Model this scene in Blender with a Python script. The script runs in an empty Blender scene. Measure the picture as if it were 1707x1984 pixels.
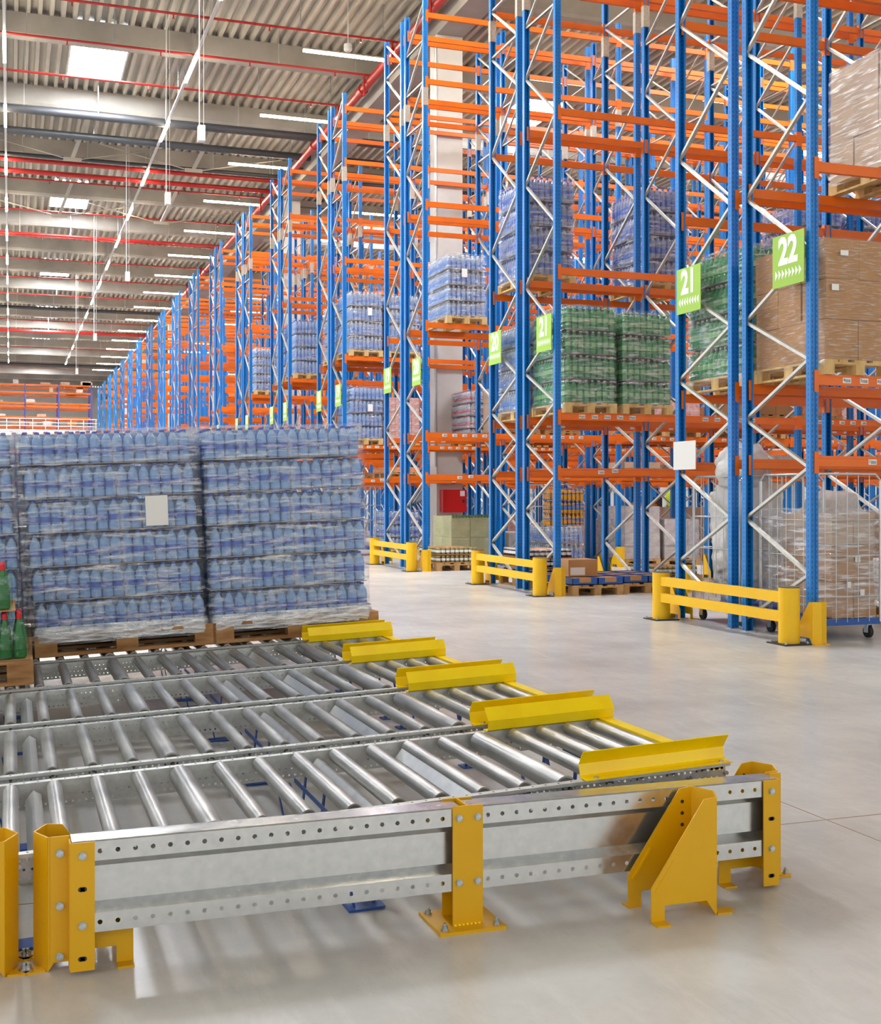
import bpy, math, random
from mathutils import Vector, Matrix, noise
PI = math.pi
random.seed(7)
S = bpy.context.scene
COL = S.collection

# ---------------------------------------------------------------- camera
cam_d = bpy.data.cameras.new('camera'); cam = bpy.data.objects.new('camera', cam_d); COL.objects.link(cam)
YAW = math.atan((853.5-20)/2371.0)
cam.location = (0, 0, 1.42); cam.rotation_euler = (PI/2, 0, -YAW)
cam_d.sensor_fit = 'VERTICAL'; cam_d.sensor_height = 24.0
cam_d.lens = 24.0*2371.0/1984.0
cam_d.shift_y = -34.0/1984.0
cam_d.clip_start = 0.1; cam_d.clip_end = 400
S.camera = cam
# ---------------------------------------------------------------- world, exposure
w = bpy.data.worlds.new('world'); S.world = w; w.use_nodes = True
w.node_tree.nodes['Background'].inputs[0].default_value = (1.0, 0.985, 0.96, 1)
w.node_tree.nodes['Background'].inputs[1].default_value = 1.15
S.view_settings.view_transform = 'Standard'; S.view_settings.look = 'None'
S.view_settings.gamma = 1; S.view_settings.use_curve_mapping = False
S.view_settings.exposure = 0.2
cy = S.cycles
cy.use_denoising = True; cy.use_adaptive_sampling = True; cy.adaptive_threshold = .02; cy.max_bounces = 7; cy.transparent_max_bounces = 14
cy.diffuse_bounces = 4; cy.glossy_bounces = 3; cy.transmission_bounces = 3
cy.sample_clamp_indirect = 3.0; cy.sample_clamp_direct = 0; cy.caustics_reflective = False; cy.caustics_refractive = False
TUBE_E, SKY_E = 60.0, 75.0

# ---------------------------------------------------------------- materials
def lin(h):
    h = h.lstrip('#'); r = []
    for i in (0, 2, 4):
        v = int(h[i:i+2], 16)/255
        r.append(v/12.92 if v <= .04045 else ((v+.055)/1.055)**2.4)
    return (*r, 1)
def newmat(name):
    m = bpy.data.materials.new(name); m.use_nodes = True
    return m, m.node_tree, m.node_tree.nodes['Principled BSDF']
def N(nt, t, **k):
    n = nt.nodes.new(t)
    for a, b in k.items():
        if a.startswith('_'): n.inputs[int(a[1:])].default_value = b
        else: setattr(n, a, b)
    return n
def mathn(nt, op, a, b=None):
    n = nt.nodes.new('ShaderNodeMath'); n.operation = op
    for i, v in enumerate((a, b)):
        if v is None: continue
        if isinstance(v, (int, float)): n.inputs[i].default_value = v
        else: nt.links.new(v, n.inputs[i])
    return n.outputs[0]
def mixc(nt, fac, a, b):
    n = nt.nodes.new('ShaderNodeMix'); n.data_type = 'RGBA'
    for i, v in ((0, fac), (6, a), (7, b)):
        if isinstance(v, (int, float, tuple)): n.inputs[i].default_value = v
        else: nt.links.new(v, n.inputs[i])
    return n.outputs[2]
def noise_n(nt, scale, detail=3, vec=None, stretch=None, rough=.5):
    tc = N(nt, 'ShaderNodeTexCoord')
    src = tc.outputs['Object']
    if vec == 'gen': src = tc.outputs['Generated']
    if vec == 'world': src = N(nt, 'ShaderNodeNewGeometry').outputs['Position']
    if stretch:
        mp = N(nt, 'ShaderNodeMapping'); mp.inputs[3].default_value = stretch
        nt.links.new(src, mp.inputs[0]); src = mp.outputs[0]
    n = N(nt, 'ShaderNodeTexNoise'); n.inputs['Scale'].default_value = scale; n.inputs['Detail'].default_value = detail
    n.inputs['Roughness'].default_value = rough
    nt.links.new(src, n.inputs['Vector'])
    return n.outputs[0]
def ramp(nt, fac, p0, p1, c0=(0, 0, 0, 1), c1=(1, 1, 1, 1)):
    r = N(nt, 'ShaderNodeValToRGB'); e = r.color_ramp.elements
    e[0].position, e[1].position = p0, p1; e[0].color, e[1].color = c0, c1
    nt.links.new(fac, r.inputs[0]); return r.outputs[0]
def bump(nt, bs, h, strength=.3, dist=.01):
    b = N(nt, 'ShaderNodeBump'); b.inputs['Strength'].default_value = strength; b.inputs['Distance'].default_value = dist
    nt.links.new(h, b.inputs['Height']); nt.links.new(b.outputs[0], bs.inputs['Normal']); return b
def paint(name, col, rough=.4, metal=0, col2=None, scale=6, spec=.5, stretch=None, detail=3, b=0, lo=.35, hi=.65, vec=None):
    m, nt, bs = newmat(name)
    bs.inputs['Base Color'].default_value = lin(col); bs.inputs['Roughness'].default_value = rough
    bs.inputs['Metallic'].default_value = metal; bs.inputs['Specular IOR Level'].default_value = spec
    if col2:
        n = noise_n(nt, scale, detail, vec, stretch)
        nt.links.new(ramp(nt, n, lo, hi, lin(col), lin(col2)), bs.inputs['Base Color'])
        if b: bump(nt, bs, n, b)
    return m
def emit(name, col, e):
    m, nt, bs = newmat(name); bs.inputs['Base Color'].default_value = lin(col)
    bs.inputs['Emission Color'].default_value = lin(col); bs.inputs['Emission Strength'].default_value = e
    return m

M = {}
M['orange'] = paint('orange_paint', '#EC7000', .38, col2='#E26600', scale=2)
M['yellow'] = paint('yellow_paint', '#DCA800', .4, col2='#D6A200', scale=3)
M['ygold'] = paint('barrier_yellow', '#F2C000', .45, col2='#EEBA00', scale=3)
M['ybright'] = paint('guide_yellow', '#FADA00', .3, col2='#F5D000', scale=9)
M['navy'] = paint('blue_support_paint', '#1D4F9E', .45)
M['dolly'] = paint('blue_plastic', '#1F55A5', .4)
M['white'] = paint('white_paint', '#F0F0EE', .5)
M['boardgrey'] = paint('board_white', '#DCDCDA', .5)
M['paper'] = paint('paper', '#F2F3F2', .7)
M['concrete'] = paint('concrete', '#E2DFDA', .8, col2='#D6D2CB', scale=1.5, detail=6, vec='world')
M['roofconc'] = paint('roof_concrete', '#A5A199', .9, col2='#918C84', scale=.8, detail=6, vec='world')
M['deck'] = paint('roof_sheet', '#BDB8AC', .5, col2='#ABA599', scale=.6, detail=2, vec='world')
M['wall'] = paint('wall_panel', '#DAD9D5', .7, col2='#D2D0CB', scale=.4, vec='world')
M['redpipe'] = paint('red_pipe', '#A81D18', .35)
M['red'] = paint('red_paint', '#C60F12', .35)
M['blackpipe'] = paint('black_insulation', '#35373B', .45)
M['black'] = paint('black_rubber', '#222222', .6)
M['darkgrey'] = paint('grey_cap', '#5E5A52', .6)
M['green'] = paint('sign_green', '#98C443', .45)
M['signwhite'] = paint('sign_white', '#F4F6F0', .45)
M['ink'] = paint('ink', '#2A2A2A', .7)
M['wood'] = paint('pallet_wood', '#C9A26B', .75, col2='#A9804C', scale=9, stretch=(1, 1, .3), detail=5, b=.2)
M['woodlight'] = paint('new_pallet_wood', '#DDBE84', .75, col2='#C39B5C', scale=9, stretch=(1, 1, .3), detail=5, b=.2)
M['wooddark'] = paint('worn_pallet_wood', '#BF9260', .8, col2='#8F6338', scale=8, stretch=(.4, 1, 2), detail=6, b=.3)
M['card'] = paint('cardboard', '#B98B5C', .75, col2='#AE8152', scale=5, detail=4)
M['cardpale'] = paint('pale_cardboard', '#C9AE93', .7, col2='#BBA089', scale=5)
M['cardgreen'] = paint('pale_green_carton', '#C3C38F', .6, col2='#AEB27C', scale=4)
M['cardgreen2'] = paint('dark_green_print', '#4F6B46', .6)
M['cardred'] = paint('red_carton', '#CF8A80', .6, col2='#E0C4BE', scale=14)
M['cardorange'] = paint('orange_carton', '#DB7A3A', .6, col2='#E5A070', scale=14)
M['cardwhite'] = paint('white_carton', '#D9D6D0', .6, col2='#C6B8B4', scale=8)
M['hivis'] = paint('hi_vis', '#C9E51A', .7)
M['skin'] = paint('skin', '#C98F6C', .6)
M['hair'] = paint('hair', '#2E2119', .7)
M['trouser'] = paint('dark_trousers', '#2A3340', .8)
M['jar'] = paint('jar_olive', '#5D5A2E', .2, col2='#7A7440', scale=20)
M['jardark'] = paint('jar_plum', '#3A1C22', .2)
M['lidgold'] = paint('gold_lid', '#C7B27A', .3, .6)
M['lidwhite'] = paint('white_lid', '#DCD8DC', .4)
M['capblue'] = paint('blue_cap', '#2E4FC0', .4)
M['capred'] = paint('red_cap', '#D21F2B', .35)
M['capgreen'] = paint('cap_red_green', '#9DBBA6', .4, col2='#C8372E', scale=13, lo=.56, hi=.6)
M['capwhite'] = paint('white_cap', '#E9EDF2', .4)
M['yelbottle'] = paint('yellow_liquid', '#C98F20', .25, col2='#3F6DB0', scale=3, stretch=(.2, .2, 9), lo=.5, hi=.54)
M['tube'] = emit('lamp_tube', '#FFF0D2', TUBE_E)
M['track'] = paint('lamp_track', '#E3E3E0', .4)
M['sky'] = emit('skylight_pane', '#F4F8FF', SKY_E)

def galv(name, c0, c1, rough, scale, b=0, metal=.85, stretch=None):
    m, nt, bs = newmat(name)
    n = noise_n(nt, scale, 5, stretch=stretch)
    nt.links.new(ramp(nt, n, .3, .7, lin(c0), lin(c1)), bs.inputs['Base Color'])
    bs.inputs['Metallic'].default_value = metal
    r = mathn(nt, 'MULTIPLY_ADD', n, .25); r.node.inputs[2].default_value = rough-.1
    nt.links.new(r, bs.inputs['Roughness'])
    if b: bump(nt, bs, n, b, .002)
    return m
M['galv'] = galv('galvanised_steel', '#C9CCCE', '#D6D8D8', .3, 22)
M['galvrail'] = galv('galvanised_guardrail', '#CDD1D3', '#DADCDC', .2, 30, metal=.92)
M['brace'] = galv('galvanised_brace', '#C4C4BE', '#D8D8D2', .38, 12, metal=.7)
M['rollerm'] = galv('roller_steel', '#909292', '#C4C4C2', .33, 3.5, metal=.8, stretch=(3, 1, 3))
M['rail_dark'] = galv('conveyor_rail_steel', '#B6B9B8', '#CCCFCD', .38, 25, metal=.6)
M['bolt'] = galv('zinc_bolt', '#9FAAB2', '#D3DBE0', .3, 90)
M['foil'] = galv('foil_tape', '#A59F94', '#C9C4B9', .35, 60, .6, metal=.5)

def blue_upright():
    m, nt, bs = newmat('blue_upright_paint')
    tc = N(nt, 'ShaderNodeTexCoord'); sp = N(nt, 'ShaderNodeSeparateXYZ'); nt.links.new(tc.outputs['Object'], sp.inputs[0])
    x, y, z = sp.outputs
    ge = N(nt, 'ShaderNodeNewGeometry'); sn = N(nt, 'ShaderNodeSeparateXYZ')
    nt.links.new(tc.outputs['Normal'], sn.inputs[0])
    fz = mathn(nt, 'ABSOLUTE', mathn(nt, 'SUBTRACT', mathn(nt, 'FRACT', mathn(nt, 'MULTIPLY', z, 20)), .5))
    slot = mathn(nt, 'LESS_THAN', fz, .27)
    def band(c, at, wdt): return mathn(nt, 'LESS_THAN', mathn(nt, 'ABSOLUTE', mathn(nt, 'SUBTRACT', c, at)), wdt)
    fy = mathn(nt, 'GREATER_THAN', mathn(nt, 'ABSOLUTE', sn.outputs[1]), .8)
    fx = mathn(nt, 'GREATER_THAN', mathn(nt, 'ABSOLUTE', sn.outputs[0]), .8)
    a = mathn(nt, 'MULTIPLY', fy, mathn(nt, 'ADD', band(x, .02, .0035), band(x, .07, .0035)))
    b = mathn(nt, 'MULTIPLY', fx, band(y, .035, .0045))
    mask = mathn(nt, 'MULTIPLY', slot, mathn(nt, 'MINIMUM', mathn(nt, 'ADD', a, b), 1.0))
    n = noise_n(nt, 9, 4)
    base = ramp(nt, n, .3, .75, lin('#007CCE'), lin('#0072C2'))
    nt.links.new(mixc(nt, mask, base, lin('#0B2F58')), bs.inputs['Base Color'])
    bs.inputs['Roughness'].default_value = .33
    return m
M['blue'] = blue_upright()
M['bluefar'] = paint('blue_paint', '#0078C8', .35)

def film(name, tint='#FFFFFF', amount=.2, scale=5, stretch=(1, 1, 6), lo=.5, hi=.76):
    m, nt, bs = newmat(name)
    out = nt.nodes['Material Output']
    tr = N(nt, 'ShaderNodeBsdfTransparent'); tr.inputs[0].default_value = lin(tint)
    bs.inputs['Base Color'].default_value = (.9, .93, 1, 1); bs.inputs['Roughness'].default_value = .18
    bs.inputs['Specular IOR Level'].default_value = 1.0
    gl = N(nt, 'ShaderNodeBsdfGlossy'); gl.inputs['Roughness'].default_value = .16; gl.inputs[0].default_value = (.95, .97, 1, 1)
    n = noise_n(nt, scale, 5, stretch=stretch, rough=.6)
    bm = N(nt, 'ShaderNodeBump'); bm.inputs['Strength'].default_value = .9; bm.inputs['Distance'].default_value = .03
    nt.links.new(n, bm.inputs['Height']); nt.links.new(bm.outputs[0], gl.inputs['Normal'])
    m1 = N(nt, 'ShaderNodeMixShader'); m1.inputs[0].default_value = .7
    nt.links.new(bs.outputs[0], m1.inputs[1]); nt.links.new(gl.outputs[0], m1.inputs[2])
    m2 = N(nt, 'ShaderNodeMixShader')
    f = ramp(nt, n, lo, hi, (amount*.3,)*3+(1,), (min(.95, amount*4),)*3+(1,))  # noise streaks turn the clear film whiter and glossier, painting in its highlights
    nt.links.new(f, m2.inputs[0])
    nt.links.new(tr.outputs[0], m2.inputs[1]); nt.links.new(m1.outputs[0], m2.inputs[2])
    nt.links.new(m2.outputs[0], out.inputs[0])
    return m
M['film'] = film('stretch_film', amount=.26, scale=3.2, stretch=(1, 1, 9))
M['filmblue'] = film('blue_pack_film', '#E4EFFF', .12, 14, (1, 1, 1))
M['filmgreen'] = film('green_pack_film', '#E6F7EC', .08, 14, (1, 1, 1))
M['skirt'] = film('bunched_film', amount=.9, scale=5, stretch=(1.2, 1.2, 7), lo=.36, hi=.6)  # bunched film at the base, its whitish highlights put in as denser white
M['filmbox'] = film('carton_film', amount=.17, scale=7, stretch=(1, 1, 9))
def bottle_mat(name, col, trans, rough=.12):
    m, nt, bs = newmat(name); out = nt.nodes['Material Output']
    bs.inputs['Base Color'].default_value = lin(col); bs.inputs['Roughness'].default_value = rough
    bs.inputs['Specular IOR Level'].default_value = .8; bs.inputs['Coat Weight'].default_value = .4; bs.inputs['Coat Roughness'].default_value = .05
    tr = N(nt, 'ShaderNodeBsdfTransparent'); c = lin(col); tr.inputs[0].default_value = (c[0]*.5+.5, c[1]*.5+.5, c[2]*.5+.5, 1)
    lw = N(nt, 'ShaderNodeLayerWeight'); lw.inputs[0].default_value = .35
    f = mathn(nt, 'SUBTRACT', 1.0, mathn(nt, 'MULTIPLY', mathn(nt, 'SUBTRACT', 1.0, lw.outputs['Facing']), trans))
    mx = N(nt, 'ShaderNodeMixShader'); nt.links.new(f, mx.inputs[0])
    nt.links.new(tr.outputs[0], mx.inputs[1]); nt.links.new(bs.outputs[0], mx.inputs[2]); nt.links.new(mx.outputs[0], out.inputs[0])
    return m
M['bwater'] = bottle_mat('water_bottle_plastic', '#BBDCF8', .42)
M['bclear'] = bottle_mat('clear_bottle_plastic', '#D3DDEA', .55)
M['bviolet'] = bottle_mat('violet_bottle_plastic', '#B8C0DE', .5)
M['bgreen'] = bottle_mat('green_bottle_plastic', '#56B377', .45)
M['bdgreen'] = bottle_mat('deep_green_bottle', '#1F8A35', .45)
M['labblue'] = bottle_mat('blue_bottle_label', '#4672CC', .25, .3)
M['labpale'] = bottle_mat('pale_blue_label', '#7FA9E2', .2, .3)
M['labred'] = paint('red_bottle_label', '#B5525E', .4)
M['labgreen'] = paint('green_bottle_label', '#A9C79A', .4)
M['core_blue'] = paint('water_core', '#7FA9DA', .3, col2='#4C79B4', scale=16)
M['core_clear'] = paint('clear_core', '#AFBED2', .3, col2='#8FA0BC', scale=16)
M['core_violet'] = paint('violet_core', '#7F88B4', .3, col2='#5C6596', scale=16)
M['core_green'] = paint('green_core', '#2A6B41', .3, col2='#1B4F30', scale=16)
M['sheet'] = paint('layer_sheet', '#A39C98', .7)
def bagm():
    m, nt, bs = newmat('clear_plastic_bag'); out = nt.nodes['Material Output']
    n = noise_n(nt, 9, 8, rough=.75)
    nt.links.new(ramp(nt, n, .3, .7, lin('#DAD9D7'), lin('#FFFFFF')), bs.inputs['Base Color'])
    bs.inputs['Roughness'].default_value = .22; bump(nt, bs, n, .8, .025)
    tr = N(nt, 'ShaderNodeBsdfTransparent'); mx = N(nt, 'ShaderNodeMixShader'); mx.inputs[0].default_value = .86
    nt.links.new(tr.outputs[0], mx.inputs[1]); nt.links.new(bs.outputs[0], mx.inputs[2]); nt.links.new(mx.outputs[0], out.inputs[0])
    return m
M['bag'] = bagm()
def floorm():
    m, nt, bs = newmat('polished_concrete_floor')
    big = noise_n(nt, .9, 6, 'world', rough=.6); fine = noise_n(nt, 14, 6, 'world', rough=.7)
    str_ = noise_n(nt, 1.2, 4, 'world', stretch=(.5, .8, 1))
    c = ramp(nt, big, .3, .72, lin('#B4B4B2'), lin('#D2D1CE'))
    c = mixc(nt, mathn(nt, 'MULTIPLY', ramp(nt, fine, .45, .75), .16), c, lin('#A5A39F'))
    sp = noise_n(nt, 2.7, 8, 'world', rough=.8)
    c = mixc(nt, mathn(nt, 'MULTIPLY', ramp(nt, sp, .6, .72), .35), c, lin('#9A9996'))
    sc = noise_n(nt, 3.2, 7, 'world', stretch=(2.5, .5, 1), rough=.75)
    c = mixc(nt, mathn(nt, 'MULTIPLY', ramp(nt, sc, .5, .8), .4), c, lin('#E2E2E0'))
    nt.links.new(c, bs.inputs['Base Color'])
    r = mathn(nt, 'MULTIPLY_ADD', str_, .1); r.node.inputs[2].default_value = .2
    nt.links.new(r, bs.inputs['Roughness']); bs.inputs['Specular IOR Level'].default_value = .55
    bump(nt, bs, fine, .05, .002)
    return m
M['floor'] = floorm()
M['joint'] = paint('joint_filler', '#9C8B78', .9)

# ---------------------------------------------------------------- mesh helpers
class MB:
    def __init__(s): s.v = []; s.f = []; s.m = []; s.sm = []
    def add(s, vs, fs, m=0, smooth=False):
        o = len(s.v); s.v += [tuple(p) for p in vs]
        for f in fs: s.f.append(tuple(i+o for i in f)); s.m.append(m); s.sm.append(smooth)
    def box(s, x0, x1, y0, y1, z0, z1, m=0):
        s.add([(x0,y0,z0),(x1,y0,z0),(x1,y1,z0),(x0,y1,z0),(x0,y0,z1),(x1,y0,z1),(x1,y1,z1),(x0,y1,z1)],
              [(0,3,2,1),(4,5,6,7),(0,1,5,4),(1,2,6,5),(2,3,7,6),(3,0,4,7)], m)
    def bar(s, a, b, wd, th, side=(1,0,0), m=0):
        a, b = Vector(a), Vector(b); d = (b-a).normalized(); sd = Vector(side); sd = (sd-d*sd.dot(d)).normalized(); n = d.cross(sd)
        P = [q+sd*i*wd/2+n*j*th/2 for q in (a, b) for i, j in ((-1,-1),(1,-1),(1,1),(-1,1))]
        s.add(P, [(0,3,2,1),(4,5,6,7),(0,1,5,4),(1,2,6,5),(2,3,7,6),(3,0,4,7)], m)
    def tube(s, a, b, r, n=10, m=0, r2=None, caps=True):
        a, b = Vector(a), Vector(b); d = (b-a).normalized(); u = d.orthogonal().normalized(); v = d.cross(u)
        r2 = r if r2 is None else r2; P = []
        for q, rr in ((a, r), (b, r2)):
            P += [q+(u*math.cos(2*PI*i/n)+v*math.sin(2*PI*i/n))*rr for i in range(n)]
        s.add(P, [(i, (i+1)%n, n+(i+1)%n, n+i) for i in range(n)], m, True)
        if caps: s.add(P, [tuple(range(n-1,-1,-1)), tuple(range(n, 2*n))], m)
    def path(s, pts, r, n=8, m=0):
        for a, b in zip(pts, pts[1:]): s.tube(a, b, r, n, m)
    def lathe(s, prof, n=8, m=0, c=(0,0,0), mats=None):
        for k, ((r0, z0), (r1, z1)) in enumerate(zip(prof, prof[1:])):
            P = [(c[0]+r*math.cos(2*PI*i/n), c[1]+r*math.sin(2*PI*i/n), c[2]+z) for r, z in ((r0, z0), (r1, z1)) for i in range(n)]
            s.add(P, [(i, (i+1)%n, n+(i+1)%n, n+i) for i in range(n)], mats[k] if mats else m, True)
        r, z = prof[-1]
        if r > 0: s.add([(c[0]+r*math.cos(2*PI*i/n), c[1]+r*math.sin(2*PI*i/n), c[2]+z) for i in range(n)], [tuple(range(n))], mats[-1] if mats else m)
    def extrude(s, prof, x0, x1, closed=False, th=0, m=0, f=lambda p, x: (x, p[0], p[1])):
        """sheet through the profile points, along x; th gives it a thickness"""
        pr = list(prof)
        if th:
            off = []
            for i, p in enumerate(pr):
                a = Vector(pr[max(i-1, 0)]); b = Vector(pr[min(i+1, len(pr)-1)]); d = (b-a).normalized(); off.append((p[0]-d.y*th, p[1]+d.x*th))
            pr = pr+off[::-1]; closed = True
        n = len(pr); P = [f(p, x) for x in (x0, x1) for p in pr]
        rng = range(n if closed else n-1)
        s.add(P, [(i, (i+1)%n, n+(i+1)%n, n+i) for i in rng], m)
        if th:
            h = n//2
            for base in (0, n):
                s.add(P, [(base+i, base+i+1, base+n-2-i, base+n-1-i) for i in range(h-1)], m)
        elif closed: s.add(P, [tuple(range(n)), tuple(range(n, 2*n))], m)
    def holed(s, x0, x1, z0, z1, xs, zs, r, y, m=0, ny=8):
        """flat strip in the xz plane at y with round holes at xs (equal pitch), height zs"""
        p = (xs[1]-xs[0])/2 if len(xs) > 1 else r*2
        if xs[0]-p > x0+1e-4: s.add([(x0,y,z0),(xs[0]-p,y,z0),(xs[0]-p,y,z1),(x0,y,z1)], [(0,1,2,3)], m)
        if xs[-1]+p < x1-1e-4: s.add([(xs[-1]+p,y,z0),(x1,y,z0),(x1,y,z1),(xs[-1]+p,y,z1)], [(0,1,2,3)], m)
        for c in xs:
            o = [(c-p,z0),(c,z0),(c+p,z0),(c+p,zs),(c+p,z1),(c,z1),(c-p,z1),(c-p,zs)]
            ang = [-.75,-.5,-.25,0,.25,.5,.75,1]
            i_ = [(c+r*math.cos(a*PI), zs+r*math.sin(a*PI)) for a in ang]
            s.add([(q[0],y,q[1]) for q in o+i_], [(i,(i+1)%8,8+(i+1)%8,8+i) for i in range(8)], m)
    def mesh(s, name, mats):
        me = bpy.data.meshes.new(name); me.from_pydata(s.v, [], s.f)
        for mt in mats: me.materials.append(M[mt])
        me.polygons.foreach_set('material_index', s.m); me.polygons.foreach_set('use_smooth', s.sm)
        me.update(); return me
    def obj(s, name, mats, parent=None, loc=(0,0,0), rot=(0,0,0)):
        if isinstance(mats, str): mats = [mats]
        return put(name, s.mesh(name, mats), parent, loc, rot)
def put(name, me, parent=None, loc=(0,0,0), rot=(0,0,0)):
    o = bpy.data.objects.new(name, me); COL.objects.link(o); o.location = loc; o.rotation_euler = rot
    if parent is not None: o.parent = parent
    return o
def thing(name, label, cat, loc=(0,0,0), rot=(0,0,0), group=None):
    o = bpy.data.objects.new(name, None); COL.objects.link(o); o.location = loc; o.rotation_euler = rot
    o.empty_display_size = .2
    return tag(o, label, cat, group)
def tag(o, label, cat, group=None):
    o['label'] = label; o['category'] = cat
    if group: o['group'] = group
    return o
def struct(o): o['kind'] = 'structure'; return o
def stuff(o): o['kind'] = 'stuff'; return o
TC = {}
def text(name, s, size, mat, parent, loc, rot, bold=0.0, ext=.0008, align='CENTER'):
    cu = bpy.data.curves.new(name, 'FONT'); cu.body = s; cu.size = size; cu.align_x = align; cu.align_y = 'CENTER'
    cu.offset = bold; cu.extrude = ext; cu.resolution_u = 3; cu.materials.append(M[mat])
    key = (s, size, mat, bold)
    if key not in TC:
        o = bpy.data.objects.new('tmp', cu); COL.objects.link(o); me = bpy.data.meshes.new_from_object(o); me.name = name
        bpy.data.objects.remove(o); TC[key] = me
    return put(name, TC[key], parent, loc, rot)
XROT = (PI/2, 0, -PI/2)      # text facing -X
YROT = (PI/2, 0, 0)          # text facing -Y

# ---------------------------------------------------------------- building shell
RX0, RX1, RY0, RY1, DECK = -14.0, 46.0, -12.0, 152.0, 14.25
b = MB(); b.box(RX0, RX1, RY0, RY1, -.1, 0); struct(b.obj('floor', 'floor'))
b = MB(); p = .3; x = RX0
while x < RX1:
    q = [(x,0),(x+.1,0),(x+.13,.15),(x+.27,.15),(x+.3,0)]
    for (xa, za), (xb, zb) in zip(q, q[1:]):
        b.add([(xa,RY0,DECK+za),(xb,RY0,DECK+zb),(xb,RY1,DECK+zb),(xa,RY1,DECK+za)], [(0,1,2,3)])
    x += .3
b.box(RX0, RX1, RY0, RY1, DECK+.2, DECK+.3)
struct(b.obj('ceiling', 'deck'))
b = MB(); b.box(RX0, RX1, RY1, RY1+.2, 0, DECK); wf = struct(b.obj('wall_far', 'wall'))
b = MB(); b.box(RX1, RX1+.2, RY0, RY1, 0, DECK); wr = struct(b.obj('wall_right', 'wall'))
me = None
for k in range(-2, 20):        # roof beams across the hall, 6 m apart
    y = 34.4+6*(k-1)
    if me is None:
        b = MB(); b.extrude([(0,.62),(0,.08),(.05,.0),(.35,.0),(.4,.08),(.4,.62)], 0, RX1-RX0, closed=True); me = b.mesh('roof_beam', ['roofconc'])
    struct(put('roof_beam', me, None, (RX0, y, DECK-.62)))
for gx in (9.9, 33.9):
    b = MB(); b.box(0, .7, RY0, RY1, 0, .9); struct(b.obj('roof_girder', 'roofconc', None, (gx, 0, DECK-1.5)))
b = MB(); b.box(0, .68, 0, .5, 0, 12.75); colme = b.mesh('column', ['concrete'])
for gx in (9.9, 33.9):
    for k in range(6): struct(put('column', colme, None, (gx, 28.45+18*k, 0)))
b = MB(); b.tube((9.86, 28.42, 2.1), (9.86, 28.42, 12.6), .035); b.obj('conduit_pipe', 'galv'); tag(bpy.data.objects['conduit_pipe'], 'thin grey conduit pipe running up the concrete column above the red box', 'pipe')
# floor joints
b = MB(); b.box(-6, 6.9, 4.477, 4.483, 0, .0012); b.box(3.357, 3.363, 1.0, 60, 0, .0012)
struct(b.obj('trim_floor_joint', 'joint'))
# skylights
k = 0
for sx in (1.6, 15.6, 27.6, -9.0):
    for j in range(-1, 6):
        y0 = 34.9+18*j
        t = struct(put('window_%d' % (k+1), None)); t.empty_display_size = .2; t.location = (sx, y0, DECK); k += 1
        b = MB(); b.box(.05, 1.6, .05, 4.15, -.012, -.006); b.obj('pane', 'sky', t)
        b = MB()
        for a in ((0,1.65,0,.05),(0,1.65,4.15,4.2),(0,.05,0,4.2),(1.6,1.65,0,4.2)): b.box(*a, -.03, .1)
        b.obj('frame', 'white', t)

# ---------------------------------------------------------------- ceiling lights
LZ = 13.1
b = MB(); b.box(-.04, .04, 0, 2.2, -.09, -.03); tubeY = b.mesh('light_tube', ['tube'])
b = MB(); b.box(0, 2.2, -.04, .04, -.09, -.03); tubeX = b.mesh('light_tube', ['tube'])
b = MB(); b.box(-.035, .035, 0, 113, -.03, .03); trackY = b.mesh('track', ['track'])
for nm, x in (('long suspended light strip at the open side, seen almost end on', -.145), ('long suspended light strip running diagonally over the conveyor towards the racks', 4.66), ('long suspended light strip over the open floor beyond the frame', -6.0)):
    t = thing('light_strip', nm, 'ceiling light', (x, 0, LZ))
    put('track', trackY, t, (0, 2, 0))
    for k in range(19): put('light_tube', tubeY, t, (0, 2.2+6.1*k, 0))
    b = MB()
    for k in range(37): b.tube((0, 3+3.05*k, .03), (0, 3+3.05*k, DECK-LZ), .006, 4)
    stuff(b.obj('hanger_wire', 'galv', t))
AISLE = [31.4+5.8*k for k in range(-4, 16)]
b = MB(); b.box(0, 38, -.03, .03, -.03, .02); trackX = b.mesh('track', ['darkgrey'])
ordn = ['first','second','third','fourth','fifth','sixth','seventh','eighth','ninth','tenth','eleventh','twelfth','thirteenth','fourteenth','fifteenth','sixteenth','seventeenth','eighteenth','nineteenth','twentieth']
for i, y in enumerate(AISLE):
    t = thing('light_strip', 'tube light row along the rack aisles, %s counted from the near end of the hall' % ordn[i], 'ceiling light', (7.23, y, LZ), group='tube light rows above the rack aisles')
    put('track', trackX, t)
    for j in range(6 if i < 9 else 3): put('light_tube', tubeX, t, (6*j, 0, 0))
# ---------------------------------------------------------------- ceiling pipes
def pipe(y, z, r, mat, x0, x1, name, label, hang=True, drop=False):
    t = thing(name, label, 'pipe', (0, y, z))
    b = MB(); b.tube((x0, 0, 0), (x1, 0, 0), r, 12); b.obj('tube', mat, t)
    if r > .1:
        b = MB(); x = x0+1.2
        while x < x1: b.tube((x, 0, 0), (x+.05, 0, 0), r*1.06, 12); x += 3.4
        stuff(b.obj('joint_ring', mat, t))
    if hang:
        b = MB(); x = x0+.7
        while x < x1: b.box(x-.012, x+.012, -.008, .008, 0, DECK-z); x += 2.2
        stuff(b.obj('hanger', 'galv', t))
    if r < .04:
        b = MB(); x = x0+.5
        while x < x1: b.tube((x, 0, -.12), (x, 0, 0), .018, 6); b.tube((x, 0, -.13), (x, 0, -.12), .035, 6); x += 2.4
        stuff(b.obj('sprinkler_head', mat, t))
    if drop:
        b = MB(); b.tube((9.45, 0, 0), (9.45, 0, -.6), .035, 8); b.obj('drop', mat, t)
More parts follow.
